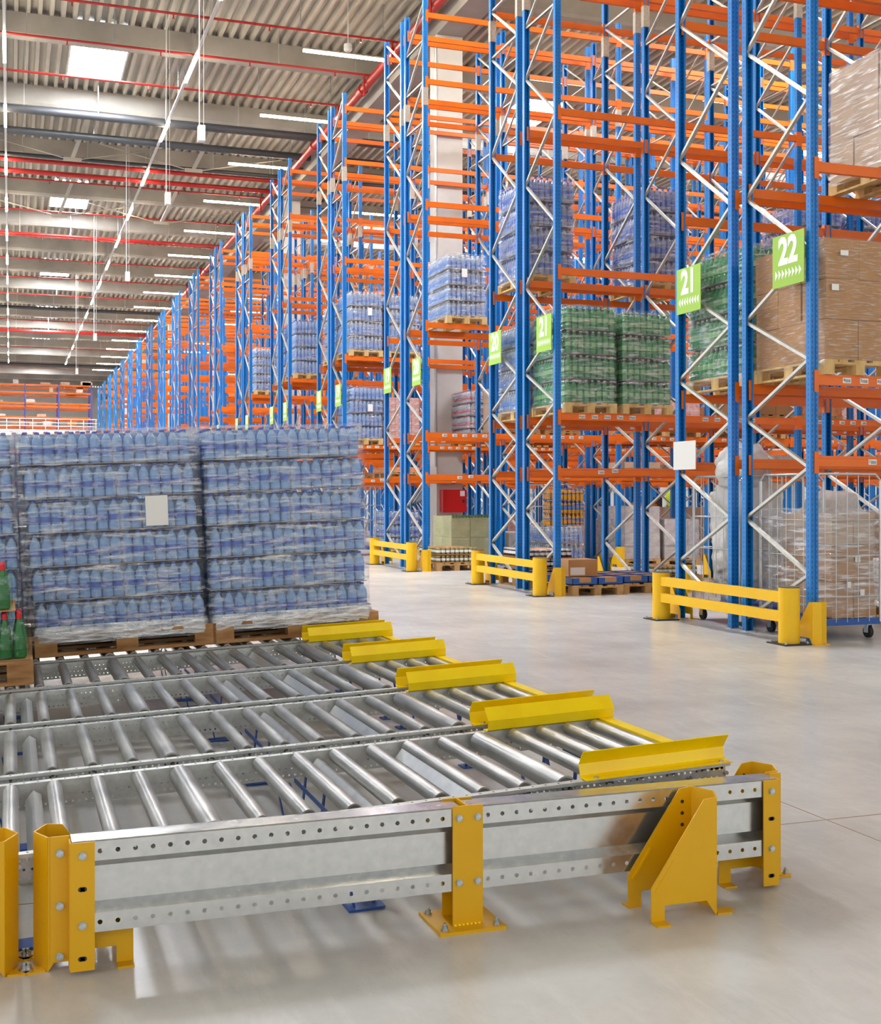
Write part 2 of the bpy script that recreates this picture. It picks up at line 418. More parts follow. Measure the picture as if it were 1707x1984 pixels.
far = 'counted from the near end of the hall'
for i, y in enumerate((24.6, 27.6, 30.7, 33.4, 36.3, 48.6, 53.9, 59.3, 65.0, 70.5, 76.5, 88, 104)):
    pipe(y, 13.3, .032, 'redpipe', -13.5, 9.9 if i != 2 else 9.9, 'sprinkler_pipe', 'thin red sprinkler pipe under the roof, %s %s' % (ordn[i], far), True, True)
pipe(39.7, 13.25, .13, 'blackpipe', -13.5, 33, 'insulated_pipe', 'thick black insulated pipe nearest the big skylight')
pipe(41.9, 13.2, .12, 'blackpipe', -13.5, 33, 'insulated_pipe', 'second thick black insulated pipe, beyond the one at the big skylight')
pipe(45.0, 13.25, .07, 'blackpipe', -13.5, 33, 'insulated_pipe', 'thin black insulated pipe beside the pair of red mains')
pipe(45.5, 13.2, .08, 'redpipe', -13.5, 9.7, 'fire_main_pipe', 'red fire main crossing the roof, nearer of the pair')
pipe(46.9, 13.15, .09, 'redpipe', -13.5, 9.7, 'fire_main_pipe', 'red fire main crossing the roof, farther of the pair')
pipe(58.3, 13.2, .06, 'redpipe', -13.5, 9.7, 'fire_main_pipe', 'red fire main crossing beyond the second skylight')
pipe(81.5, 13.2, .11, 'blackpipe', -13.5, 9.7, 'insulated_pipe', 'dark insulated pipe far down the hall roof')
pipe(93, 13.2, .12, 'redpipe', -13.5, 9.7, 'fire_main_pipe', 'red fire main far down the hall roof')
pipe(117, 13.2, .14, 'blackpipe', -13.5, 9.7, 'insulated_pipe', 'last dark insulated pipe near the far wall')
t = thing('fire_main_pipe', 'thick red fire main running along the concrete girder over the rack ends', 'pipe', (9.6, 0, 13.1))
b = MB(); b.tube((0, 2, 0), (0, 120, 0), .12, 14); b.obj('tube', 'redpipe', t)
b = MB()
for k in range(20): b.tube((0, 4+6*k, 0), (0, 4.3+6*k, 0), .15, 14)
stuff(b.obj('coupling', 'redpipe', t))
# hanging white sensor boxes
for i, (px, yb, Y) in enumerate(((390, 274, 26.0), (325, 397, 33), (247, 545, 44), (184, 660, 58), (149, 725, 72))):
    u = (px-853.5)/2371; c_, s_ = math.cos(YAW), math.sin(YAW); D = Y/(c_-u*s_); X = D*(u*c_+s_); z = 1.42+(958-yb)*D/2371
    t = thing('pendant_box', ['white pendant box on the longest cable, nearest the camera', 'second white pendant box on a cable', 'third white pendant box on a cable, small', 'fourth white pendant box on a cable, far off', 'farthest tiny white pendant box on a cable'][i], 'sensor', (X, Y, z), group='pendant boxes on cables')
    b = MB(); b.box(-.07, .07, -.1, .1, 0, .32); b.obj('housing', 'white', t)
    b = MB(); b.tube((-.04, 0, .32), (-.04, 0, DECK-z), .012, 5); b.tube((.05, 0, .32), (.05, 0, DECK-z), .005, 4); b.obj('cable', 'white', t)
# tie braces under the roof (V struts)
for x, y in ((2.0, 43.5), (6.1, 43.6), (1.9, 52.5), (6.0, 52.5)):
    t = thing('roof_strut', 'steel roof strut with splayed tie rods, %s' % {(2.0, 43.5): 'left one of the near pair', (6.1, 43.6): 'right one of the near pair', (1.9, 52.5): 'left one of the far pair', (6.0, 52.5): 'right one of the far pair'}[(x, y)], 'strut', (x, y, 12.9), group='roof struts with tie rods')
    b = MB(); b.bar((0, 0, 0), (.5, -2.4, 1.1), .12, .06); b.box(-.3, .3, -.05, .05, -.12, 0); b.obj('strut_bar', 'deck', t)
    b = MB(); b.tube((-.2, 0, -.05), (-3.2, .4, .7), .02, 5); b.tube((.2, 0, -.05), (3.2, .4, .7), .02, 5); b.obj('tie_rod', 'deck', t)
b = MB(); b.lathe([(0,0),(.07,.015),(.11,.07),(.11,.2),(.03,.22)][::1], 12)
b.tube((0,0,.2), (0,0,DECK-12.8), .012, 6); o = b.obj('dome_camera', 'white', None, (8.2, 30.5, 12.8)); tag(o, 'small round dome camera hanging beside the nearest tube light', 'camera')
# ---------------------------------------------------------------- pallet racks
RACKX, PITCH, BAY = 7.2, 5.8, 2.0
LV = [1.74, 2.52, 4.56, 6.8, 9.07, 10.3]
TOP = 10.65
def upright_mesh(mat, simple=False):
    b = MB()
    if simple: b.box(0, .09, 0, .07, 0, TOP)
    else:
        pr = [(0,.07),(0,0),(.03,0),(.03,.008),(.06,.008),(.06,0),(.09,0),(.09,.07),(.075,.07),(.075,.015),(.015,.015),(.015,.07)]
        n = len(pr); P = [(q[0], q[1], z) for z in (0, TOP) for q in pr]
        b.add(P, [(i,(i+1)%n,n+(i+1)%n,n+i) for i in range(n)])
        b.add(P, [tuple(range(n, 2*n))])
    b.box(-.02, .11, -.01, .09, 0, .006, 1)
    return b.mesh('upright', [mat, 'galv'])
UPR, UPRF = upright_mesh('blue'), upright_mesh('bluefar', True)
b = MB(); b.box(-.006, .096, -.006, .076, 8.62, 8.95); SPL = b.mesh('splice_tape', ['foil'])
def beam_mb(L=1.91, b=None, off=(0,0,0)):
    b = b or MB(); ox, oy, oz = off
    pr = [(0,-.05),(0,.02),(.012,.022),(.012,.05),(.05,.05),(.05,-.05)]
    b.extrude([(q[0]+oy, q[1]+oz) for q in pr], ox, ox+L, closed=True)
    for x in (0, L-.005): b.box(ox+x, ox+x+.005, oy-.006, oy+.05, oz-.12, oz+.09)
    for x in (-.045, L): b.box(ox+x, ox+x+.045, oy-.006, oy, oz-.12, oz+.09)
    return b
BEAM = beam_mb().mesh('beam', ['orange'])
NODES = [(.12,'i'),(.65,'o'),(1.17,'i'),(1.68,'o'),(2.2,'i'),(2.72,'o'),(3.22,'i'),(3.78,'o'),(4.5,'i'),(5.25,'o'),(6.02,'i'),(6.8,'o'),(7.6,'i'),(8.35,'o'),(8.36,'i'),(9.1,'o'),(9.11,'i'),(9.87,'o'),(9.88,'i'),(10.58,'o')]
def node(n, side):
    z, t = n; yo, yi = (.04, 1.12)
    y = yo if t == 'o' else yi
    return (.045, y if side == 0 else 1.16-y, z)
def brace_into(b, a, c):
    b.bar(a, c, .035, .004, (1,0,0))
    d = (Vector(c)-Vector(a)).normalized(); n = d.cross(Vector((1,0,0))).normalized()*.014
    for sx in (-.0175, .0175):
        o_ = Vector((sx,0,0)); b.bar(Vector(a)+o_+n, Vector(c)+o_+n, .004, .028, (1,0,0))
BR = {}
for side in (0, 1):
    for i in range(len(NODES)-1):
        b = MB(); brace_into(b, node(NODES[i], side), node(NODES[i+1], side)); BR[(side, i)] = b.mesh('brace', ['brace'])
BRALL = {}
for side in (0, 1):
    b = MB()
    for i in range(len(NODES)-1): b.bar(node(NODES[i], side), node(NODES[i+1], side), .035, .02)
    BRALL[side] = b.mesh('brace', ['brace'])
SIDEY = (0, 1.355)
NB = [5, 6, 7, 9, 10, 10, 9, 9, 8, 8, 8, 8, 8, 8, 8, 8, 8, 8]
def barlabel(parent, x, y, z, num, digit):
    b = MB(); b.box(-.045, .045, -.0012, 0, -.024, .024)
    o = b.obj('beam_label', 'paper', parent, (x, y, z)) if False else put('beam_label', LABM, parent, (x, y, z))
    if digit:
        text('numeral', num, .045, 'ink', o, (-.033, -.0025, .002), YROT)
b = MB(); b.box(-.048, .048, -.0015, 0, -.026, .026)
for q in range(9): b.box(-.018+q*.0068, -.018+q*.0068+(.0025 if q%3 else .004), -.0022, -.0015, -.018, .012, 1)
LABM = b.mesh('beam_label', ['paper', 'ink'])
RACKS = []
def rack_row(k):
    Y0 = 9.84+PITCH*k; nb = NB[k]
    if k <= 5: lab = '%s back-to-back blue and orange pallet rack row, end signs %d and %d' % (ordn[k] if k else 'nearest', 22-k, 21-k)
    else: lab = 'distant blue and orange pallet rack row, %s counted from the nearest row' % ordn[k]
    t = thing('pallet_rack', lab, 'pallet rack', (RACKX, Y0, 0), group='rows of back-to-back pallet racks')
    RACKS.append(t); near = k <= 3
    um = UPR if k <= 6 else UPRF
    for fi in range(nb+1):
        x = fi*BAY
        for side in (0, 1):
            ys = SIDEY[side]
            if k <= 6 or fi == 0:
                for yy, flip in ((0, 0), (1.09, 0)):
                    if yy: put('upright', um, t, (x+.09, ys+1.16, 0), (0, 0, PI))
                    else: put('upright', um, t, (x, ys, 0))
                    if k <= 5 and fi < 3: put('splice_tape', SPL, t, (x, ys+(1.09 if yy else 0), 0))
            if (k <= 1) or (k <= 4 and fi < 2) or (k <= 6 and fi == 0):
                for i in range(len(NODES)-1): put('brace', BR[(side, i)], t, (x, ys, 0))
            elif k <= 8: stuff(put('brace', BRALL[side], t, (x, ys, 0)))
            elif fi == 0: put('brace', BRALL[side], t, (x, ys, 0))
            if fi and (k > 8): 
                pass
    if k > 6:   # uprights deeper in the far rows: too small to tell apart
        b = MB()
        for fi in range(1, nb+1):
            for yy in (0, 1.09, 1.355, 2.445): b.box(fi*BAY, fi*BAY+.09, yy, yy+.07, 0, TOP)
        stuff(b.obj('upright', 'bluefar', t))
    if k <= 6:
        for bi in range(nb):
            for li, z in enumerate(LV):
                for q, yy in enumerate((.005, 1.105, 1.36, 2.46)):
                    if k == 3 and q == 2 and bi == 1: continue      # the column stands here
                    put('beam', BEAM, t, (bi*BAY+.09, yy, z))
    else:
        for li, z in enumerate(LV):
            b = MB()
            for bi in range(nb):
                for yy in (.005, 1.105, 1.36, 2.46): b.box(bi*BAY+.09, bi*BAY+2, yy, yy+.05, z-.05, z+.05)
            stuff(b.obj('beam', 'orange', t))
    if k <= 3:
        for bi in range(nb if k else 2):
            for side in ((0, 1) if k < 3 else (0,)):
                y = SIDEY[side]+.0035 if side == 0 else SIDEY[1]+.004
                y = (.004, 1.359)[side]
                dig = (k <= 1 and side == 0 and bi < 2)
                for i in range(5): barlabel(t, bi*BAY+.42+i*.2+(.9 if 0 else 0), y, LV[1]+.0, str(4+i), dig)
                for i in range(2): barlabel(t, bi*BAY+.72+i*.22, y, LV[0]-.005+.02*i, str(1+i), dig)
                if k and bi: 
                    pass
    if k in (1, 2, 3, 4):      # labels on the inner beams, seen through the rack
        b = MB()
        for bi in range(nb):
            for z in LV[:2]:
                for i in range(4): b.box(bi*BAY+.5+i*.24, bi*BAY+.59+i*.24, 2.458, 2.46, z-.02, z+.03)
        stuff(b.obj('beam_label', 'paper', t))
    return t
for k in range(18): rack_row(k)

# ---------------------------------------------------------------- aisle signs
b = MB(); b.box(0, .51, -.003, .003, 0, .51); SIGNB = b.mesh('sign_board', ['green'])
def sign(num, y_left, z0, arrow, k):
    """y_left: the edge that is left in the view (larger Y); the board faces -X"""
    t = thing('aisle_sign', 'light green aisle sign reading %s with white arrows pointing %s, on rack row %s' % (num, 'right' if arrow > 0 else 'left', ordn[k]), 'sign', (7.165, y_left, z0), (0, 0, -PI/2), group='green aisle signs')
    put('sign_board', SIGNB, t)
    text('numeral', num, .36, 'signwhite', t, (.255, -.0045, .335), YROT, .016).scale = (.86, 1, 1)
    b = MB()
    for i in range(8):
        x = .045+i*.055; q = [(x, .075), (x, .175), (x+.042, .125)]
        if arrow < 0: q = [(x+.042, .075), (x+.042, .175), (x, .125)]
        b.add([(a, -.0045, c) for a, c in q], [(0, 1, 2)])
    b.obj('arrow_band', 'signwhite', t)
for k in range(0, 9):
    Y0 = 9.84+PITCH*k
    sign(str(22-k), Y0+.56, 3.46, 1, k)
    sign(str(21-k), Y0+2.42, 3.46, -1, k)
t = thing('notice_board', 'blank white board fixed low on the rack upright under sign 21', 'sign', (7.16, 12.33, 1.7))
b = MB(); b.box(0, .004, -.48, 0, 0, .32); b.obj('panel', 'boardgrey', t)

# ---------------------------------------------------------------- yellow rack guards (V nose, two fins)
def guard_mesh():
    b = MB(); H = .4; w_ = .08
    # nose towards +X at x=0.0; fins run to -X; fin planes y = -w_ and +w_
    th = .005
    for sgn in (-1, 1):
        y = sgn*w_
        fin = [(-.037, H), (-.085, H-.005), (-.285, .115), (-.285, .0), (-.235, 0), (-.235, .055), (-.075, .055), (-.037, .0)]
        P = [(x, y-th/2, z) for x, z in fin]+[(x, y+th/2, z) for x, z in fin]; n = len(fin)
        tri = [(0, 1, 2, 6, 7), (2, 3, 4, 5, 6)]
        b.add(P, [t_[::-1] for t_ in tri]+[tuple(i+n for i in t_) for t_ in tri]+[(i, (i+1)%n, n+(i+1)%n, n+i) for i in range(n)])
        b.bar((-.037, y, H/2), (0, 0, H/2), H, th, (0, 0, 1))
        b.box(-.285, -.235, min(y, y+sgn*.045), max(y, y+sgn*.045), 0, .006)
        b.bar((-.27, y-sgn*.003, .1), (-.2, y-sgn*.003, .2), .014, .008, (0, 1, 0))
        b.add([(-.02, y*.5, .006), (.03, y*.35, .006), (.045, y*.7, .006), (.02, y*1.1, .006), (-.03, y*1.0, .006)], [(0,1,2,3,4) if sgn > 0 else (4,3,2,1,0)])
        b.add([(-.02, y*.5, .0), (.03, y*.35, .0), (.045, y*.7, .0), (.02, y*1.1, .0), (-.03, y*1.0, .0), (-.02, y*.5, .006), (.03, y*.35, .006), (.045, y*.7, .006), (.02, y*1.1, .006), (-.03, y*1.0, .006)], [(i,(i+1)%5,5+(i+1)%5,5+i) for i in range(5)])
        for z in (.08, .17, .27, .35, .31): b.tube((-.075, y-sgn*.001-.003, z), (-.075, y-sgn*.001+.003, z), .007, 6, 1)
    return b
GM = guard_mesh().mesh('guard_plate', ['yellow', 'ink'])
GMG = guard_mesh().mesh('guard_plate', ['ygold', 'ink'])
def hexbolt(b, p, d, r=.011, h=.008, m=0): b.tube(p, (p[0]+d[0]*h, p[1]+d[1]*h, p[2]+d[2]*h), r, 6, m); b.tube((p[0]-d[0]*.001, p[1]-d[1]*.001, p[2]-d[2]*.001), (p[0]+d[0]*.002, p[1]+d[1]*.002, p[2]+d[2]*.002), r*1.15, 12, m)
b = MB(); hexbolt(b, (0,0,.004), (0,0,1), .0095, .011); b.tube((0,0,0), (0,0,.004), .013, 14); b.tube((0,0,.004), (0,0,.023), .0055, 8); ANCH = b.mesh('anchor_bolt', ['bolt'])
b = MB(); hexbolt(b, (0,0,0), (0,-1,0), .0105, .008); HEXY = b.mesh('hex_bolt', ['bolt'])
def guard(label, nose, rz, gm=None, anchors=True, group=None):
    t = thing('rack_guard', label, 'guard', (nose[0], nose[1], 0), (0, 0, rz), group=group)
    put('guard_plate', gm or GM, t)
    if anchors:
        for sgn in (-1, 1): put('anchor_bolt', ANCH, t, (.018, sgn*.058, .006))
    return t
g1 = guard('yellow steel post guard bolted to the left end of the low galvanised guardrail', (.068, 3.90), PI)
guard('yellow post guard cut off by the left picture edge, beside the guardrail end', (.021, 3.90), 0)
guard('loose yellow post guard standing in front of the guardrail, showing both triangular fins', (2.284, 3.667), 0, anchors=False)
g4 = guard('yellow post guard behind the right end of the low galvanised guardrail', (2.713, 3.94), 0)
for k in range(0, 4):
    Y0 = 9.84+PITCH*k
    for fi in range(0, 3 if k < 3 else 1):
        x = RACKX+fi*BAY+.045
        lb = 'yellow foot guard on the %s corner of the %s rack row, %s upright frame' % ('%s', ordn[k], ordn[fi])
        guard(lb % 'near', (x, Y0-.11), -PI/2, GMG, False, 'foot guards at the rack uprights')
        guard(lb % 'far', (x, Y0+2.52+.11), PI/2, GMG, False, 'foot guards at the rack uprights')

# ---------------------------------------------------------------- yellow end-of-row barriers
def barrier(k):
    Y0 = 9.84+PITCH*k
    t = thing('end_barrier', 'yellow two-rail end barrier in front of the %s rack row, between aisles %d and %d' % (ordn[k], 22-k, 21-k), 'barrier', (6.98, Y0+.03, 0), group='yellow end barriers')
    for y in (0, 2.42):
        pst = MB(); pst.tube((0, y, .012), (0, y, .535), .1, 28); po = pst.obj('post', 'ygold', t)
        c = MB(); c.tube((0, y, .535), (0, y, .545), .098, 28); c.obj('cap', 'darkgrey', po)
        c = MB(); c.box(-.15, .15, y-.15, y+.15, 0, .012); c.obj('base_plate', 'black', po)
        for sx in (-.12, .12):
            for sy in (-.12, .12): put('anchor_bolt', ANCH, po, (sx, y+sy, .012))
    for z in (.205, .39):
        c = MB(); c.box(-.055, .005, .07, 2.35, z, z+.1); c.obj('rail', 'ygold', t)
for k in range(0, 3): barrier(k)
for k in range(3, 5): barrier(k)

# ---------------------------------------------------------------- low guardrail in the foreground
GR = thing('guardrail', 'low galvanised guardrail with yellow middle post along the near conveyor lane', 'guardrail', (0, 0, 0))
def rail_panel(x0, x1, hole0):
    b = MB(); yf = 3.765
    xs = []; x = hole0
    while x < x1-.02: xs.append(x); x += .0514
    b.holed(x0, x1, .333, .39, xs, .361, .0074, yf)
    b.holed(x0, x1, .121, .178, xs, .150, .0074, yf)
    for (ya, za), (yb, zb) in zip([(0,.333),(.035,.308),(.035,.203),(0,.178)], [(.035,.308),(.035,.203),(0,.178),(0,.178)]):
        if (ya, za) != (yb, zb): b.add([(x0,yf+ya,za),(x1,yf+ya,za),(x1,yf+yb,zb),(x0,yf+yb,zb)], [(0,1,2,3)])
    b.add([(x0,yf,.39),(x1,yf,.39),(x1,yf+.003,.394),(x0,yf+.003,.394),(x0,yf+.092,.394),(x1,yf+.092,.394)], [(0,1,2,3),(3,2,5,4)])
    b.add([(x0,yf+.092,.394),(x1,yf+.092,.394),(x1,yf+.092,.35),(x0,yf+.092,.35)], [(0,1,2,3)])
    b.add([(x0,yf,.121),(x1,yf,.121),(x1,yf+.06,.121),(x0,yf+.06,.121)], [(0,1,2,3)])
    return b.obj('rail_panel', 'galvrail', GR)
rail_panel(.171, 1.395, .2516); rail_panel(1.425, 2.61, 1.49)
b = MB()
b.box(1.364, 1.469, 3.757, 3.763, .01, .40); b.box(1.364, 1.469, 3.861, 3.867, .01, .40); b.box(1.412, 1.418, 3.763, 3.861, .01, .40)
mp = b.obj('post', 'yellow', GR)
b = MB(); b.box(1.30, 1.53, 3.70, 3.92, 0, .011); b.obj('base_plate', 'yellow', mp)
b = MB()
for q in range(7): b.lathe([(.006,0),(.004,.004),(0,.005)], 6, c=(1.372+q*.014, 3.755, .011))
stuff(b.obj('weld_bead', 'ybright', mp))
for x, y in ((1.325, 3.725), (1.505, 3.725), (1.325, 3.895), (1.505, 3.895)): put('anchor_bolt', ANCH, mp, (x, y, .011))
for x in (1.385, 1.450):
    for z in (.361, .15): put('hex_bolt', HEXY, mp, (x, 3.756, z))
def bracket(x0, x1, xi, bolts):
    b = MB(); y = 3.757
    b.box(x0, x1, y, y+.005, .013, .392)
    xo = x0 if xi < x0 else x1
    b.bar((xo, y+.003, .2025), (xi, y+.055, .2025), .379, .005, (0, 0, 1)) if False else None
    a0, a1 = (min(xo, xi), max(xo, xi))
    b.bar((xo, y+.0025, .205), (xo, 3.815, .205), .375, .005, (0, 0, 1))
    b.box(a0, a1, 3.812, 3.817, .028, .402)
    o = b.obj('end_bracket', 'yellow', GR)
    s_ = MB()
    for z in (.254, .049):
        s_.tube(((x0+x1)/2-.006, y-.001, z), ((x0+x1)/2-.006, y, z), .007, 8); s_.tube(((x0+x1)/2+.006, y-.001, z), ((x0+x1)/2+.006, y, z), .007, 8)
        s_.box((x0+x1)/2-.006, (x0+x1)/2+.006, y-.001, y, z-.007, z+.007)
    s_.obj('slot', 'ink', o)
    for z in (.353, .147): put('hex_bolt', HEXY, o, ((x0+x1)/2, y-.001, z))
    for z in bolts: put('hex_bolt', HEXY, o, ((a0+a1)/2, 3.811, z))
bracket(.166, .236, .112, (.352, .195, .045))
bracket(2.55, 2.615, 2.66, ())

# ---------------------------------------------------------------- roller conveyor lanes
def zr(x): return .313+.04*x
SL = (0, -.04, 0)
X0, X1 = -1.6, 2.55
def side_rail(mirror):
    b = MB(); h = .1
    pit = .025
    n = int((X1-X0)/pit)
    s_ = -1 if mirror else 1
    for r, (za, zb, zc) in enumerate(((-.045,-.012,-.028), (-.072,-.045,-.058), (-.1,-.072,-.086))):
        off = pit*(.5 if r % 2 else 1.0); xs = [X0+off+i*pit for i in range(n-1)]
        b.holed(X0, X1, za, zb, xs, zc, .0048, 0)
    b.holed(X0, X1, -.012, 0, [X0+.1, X0+.15], -.006, .002, 0)
    b.add([(X0,0,0),(X1,0,0),(X1,s_*-.035,0),(X0,s_*-.035,0)], [(0,1,2,3)])
    b.add([(X0,0,-.1),(X1,0,-.1),(X1,s_*-.03,-.1),(X0,s_*-.03,-.1)], [(0,1,2,3)])
    b.add([(X0,s_*-.035,0),(X1,s_*-.035,0),(X1,s_*-.035,-.012),(X0,s_*-.035,-.012)], [(0,1,2,3)])
    d = MB()
    return b.mesh('side_rail', ['rail_dark'])
RAILN, RAILF = side_rail(False), side_rail(True)
b = MB(); x = X0+.05
while x < X1-.03: b.tube((x,-.0175,.0002),(x,-.0175,.0008),.004,6); x += .05
FLH = b.mesh('rail_slot', ['ink'])
b = MB(); x = X0+.2
while x < X1: b.tube((x, -.002, -.045), (x, -.009, -.045), .009, 6); x += .158
RB = b.mesh('rail_bolt', ['bolt'])
def roller_mesh(r, L=.87):
    b = MB(); b.tube((0, 0, 0), (0, L, 0), r, 20, 0)
    for y0, y1 in ((-.003, 0), (L, L+.003)): b.tube((0, y0, 0), (0, y1, 0), r*.82, 16, 1)
    b.tube((0, -.04, 0), (0, L+.04, 0), .007, 6, 1)
    return b.mesh('roller', ['rollerm', 'darkgrey'])
RS, RBG = roller_mesh(.028), roller_mesh(.041)
b = MB(); b.extrude([(0,0),(-.03,-.035),(-.03,-.05)], 0, .87, f=lambda p, x: (p[0], x, p[1]), th=.002); b.extrude([(0,0),(.028,-.018),(.028,-.05)], 0, .87, f=lambda p, x: (p[0], x, p[1]), th=.002); XB = b.mesh('cross_bar', ['galv'])
def guide_mesh(sgn):
    b = MB(); pr = [(-.045*sgn, .0), (.0*sgn, .0), (.014*sgn, .008), (.022*sgn, .05), (-.02*sgn, .102)]
    L0, L1 = 1.95, 2.555; th = .003
    b.extrude(pr, L0, L1, th=th*sgn)
    return b.mesh('entry_guide', ['ybright'])
GN, GF = guide_mesh(1), guide_mesh(-1)
b = MB()
for xx in (2.0, 2.52): hexbolt(b, (xx, -.02, .003), (0, 0, 1), .008, .006)
GB = b.mesh('guide_bolt', ['bolt'])
LANES = [3.985+1.12*i for i in range(8)]
W = .95
lname = ['nearest roller conveyor lane, right behind the low guardrail', 'second roller conveyor lane from the guardrail', 'third roller conveyor lane from the guardrail', 'fourth roller conveyor lane, carrying the green bottle pallet', 'fifth roller conveyor lane, under the two big water pallets', 'sixth roller conveyor lane, hidden behind the big water pallets', 'seventh roller conveyor lane, behind the wrapped water pallets', 'last roller conveyor lane']
for i, y in enumerate(LANES[:6]):
    t = thing('roller_conveyor', lname[i], 'conveyor', (0, y+.02, .313), SL, group='roller conveyor lanes')
    for me, yy in ((RAILN, 0), (RAILF, W-.02)):
        o = put('side_rail', me, t, (0, yy+(.035 if me is RAILN else -.035) - (.035 if me is RAILN else -.035), 0))
        fl = put('rail_slot', FLH, o, (0, 0 if me is RAILN else .035, 0)); stuff(fl)
        stuff(put('rail_bolt', RB, o))
    xs = [.0+.158*j for j in range(-10, 12)]
    for j, x in zip(range(-10, 12), xs):
        x += .0
        big = j in (4, -4); me = RBG if big else RS
        put('roller', me, t, (x, .025, -.018 if not big else -.028))
    put('roller', RBG, t, (1.90, .025, -.028))
    for x in (2.06, 2.19, 2.32, 2.45): put('roller', RS, t, (x, .025, -.018))
    for x in (.08, 1.185, 1.55, -.85): put('cross_bar', XB, t, (x, .025, -.022))
    o = put('entry_guide', GN, t, (0, 0, .001)); put('guide_bolt', GB, o, (0, 0, 0))
    o = put('entry_guide', GF, t, (0, W-.02, .001)); put('guide_bolt', GB, o, (0, .04, 0))
    b = MB(); b.box(2.485, 2.54, 0, W-.02, -.03, .008); b.obj('end_bar', 'ybright', t)
    for xi, x in enumerate((-1.2, .02, 1.12, 2.25)):
        z = .1+.04*x+.313-.1  # rail top height at x
        for yy in (.06, W-.1):
            lg = MB(); zb = -(.313+.04*x)
            lg.bar((x-.06, yy, -.1), (x-.02, yy, zb+.006), .028, .005, (0, 1, 0)); lg.bar((x+.09, yy, -.1), (x+.05, yy, zb+.006), .028, .005, (0, 1, 0))
            lg.box(x-.05, x+.08, yy-.045, yy+.045, zb, zb+.008)
            lg.obj('support_leg', 'navy', t)
        c = MB(); c.box(x-.025, x-.02, .0, W-.02, -.118, -.1); c.box(x+.055, x+.06, .0, W-.02, -.118, -.1); c.obj('support_tie', 'navy', t)

# ---------------------------------------------------------------- pallets
def pallet_pieces(Lx, Ly):
    """EUR style: top boards run along the long side (1.2)"""
    out = []; along_x = Lx > Ly
    L, Wd = max(Lx, Ly), min(Lx, Ly)
    def bx(a0, a1, c0, c1, z0, z1):
        return (a0, a1, c0, c1, z0, z1) if along_x else (c0, c1, a0, a1, z0, z1)
    for c, w_ in ((0,.14),(.155,.1),(.33,.14),(.545,.1),(.66,.14)): out.append(('deck_board', bx(0, L, c, c+w_, .122, .144)))
    for a in (0, L/2-.0725, L-.145): out.append(('stringer_board', bx(a, a+.145, 0, Wd, .1, .122)))
    for a, aw in ((0,.145),(L/2-.0725,.145),(L-.145,.145)):
        for c, w_ in ((0,.1),(.35,.1),(.7,.1)): out.append(('block', bx(a, a+aw, c, c+w_, .022, .1)))
    for c in (0, .35, .7): out.append(('bottom_board', bx(0, L, c, c+.1, 0, .022)))
    return out
PCACHE = {}
def pallet(x, y, z, lx, ly, label, mat='woodlight', rot=(0,0,0), detail=True, group='wooden pallets', nm='wooden_pallet'):
    if detail:
        t = thing(nm, label, 'pallet', (x, y, z), rot, group=group)
        key = (lx, ly, mat)
        if key not in PCACHE:
            L_ = []
            for n_, a in pallet_pieces(lx, ly):
                b = MB(); b.box(*a); L_.append((n_, b.mesh(n_, [mat])))
            PCACHE[key] = L_
        for n_, me in PCACHE[key]: put(n_, me, t)
    else:
        key = (lx, ly, mat, 1)
        if key not in PCACHE:
            b = MB()
            for n_, a in pallet_pieces(lx, ly): b.box(*a)
            PCACHE[key] = b.mesh(nm, [mat])
        t = put(nm, PCACHE[key], None, (x, y, z), rot); tag(t, label, 'pallet', group)
    return t

# ---------------------------------------------------------------- bottle stacks
def bottle_prof(h, r):
    return [(r*.8,0),(r,.01),(r,h*.2),(r*.9,h*.26),(r,h*.32),(r,h*.5),(r*.96,h*.56),(r,h*.62),(r*.86,h*.76),(r*.45,h*.88),(r*.36,h*.93),(r*.46,h*.935),(r*.46,h*1.0),(0,h)]
BC = {}
def bottle_mesh(h, r, body, lab, cap, n=9):
    key = (h, r, body, lab, cap, n)
    if key not in BC:
        b = MB(); mats = [0,0,0,0,1,0,0,0,0,0,2,2,2,2]
        b.lathe(bottle_prof(h, r), n, mats=mats); BC[key] = b.mesh('bottle', [body, lab, cap])
    return BC[key]
KIND = {'water': ('bwater', 'labblue', 'capblue', 'core_blue', 'filmblue'),
        'palewater': ('bwater', 'labpale', 'capblue', 'core_blue', 'filmblue'),
        'clear': ('bclear', 'labpale', 'capwhite', 'core_clear', 'filmblue'),
        'violet': ('bviolet', 'labblue', 'capblue', 'core_violet', 'filmblue'),
        'redcap': ('bclear', 'labred', 'capred', 'core_clear', 'film'),
        'green': ('bgreen', 'labgreen', 'capgreen', 'core_green', 'filmgreen')}
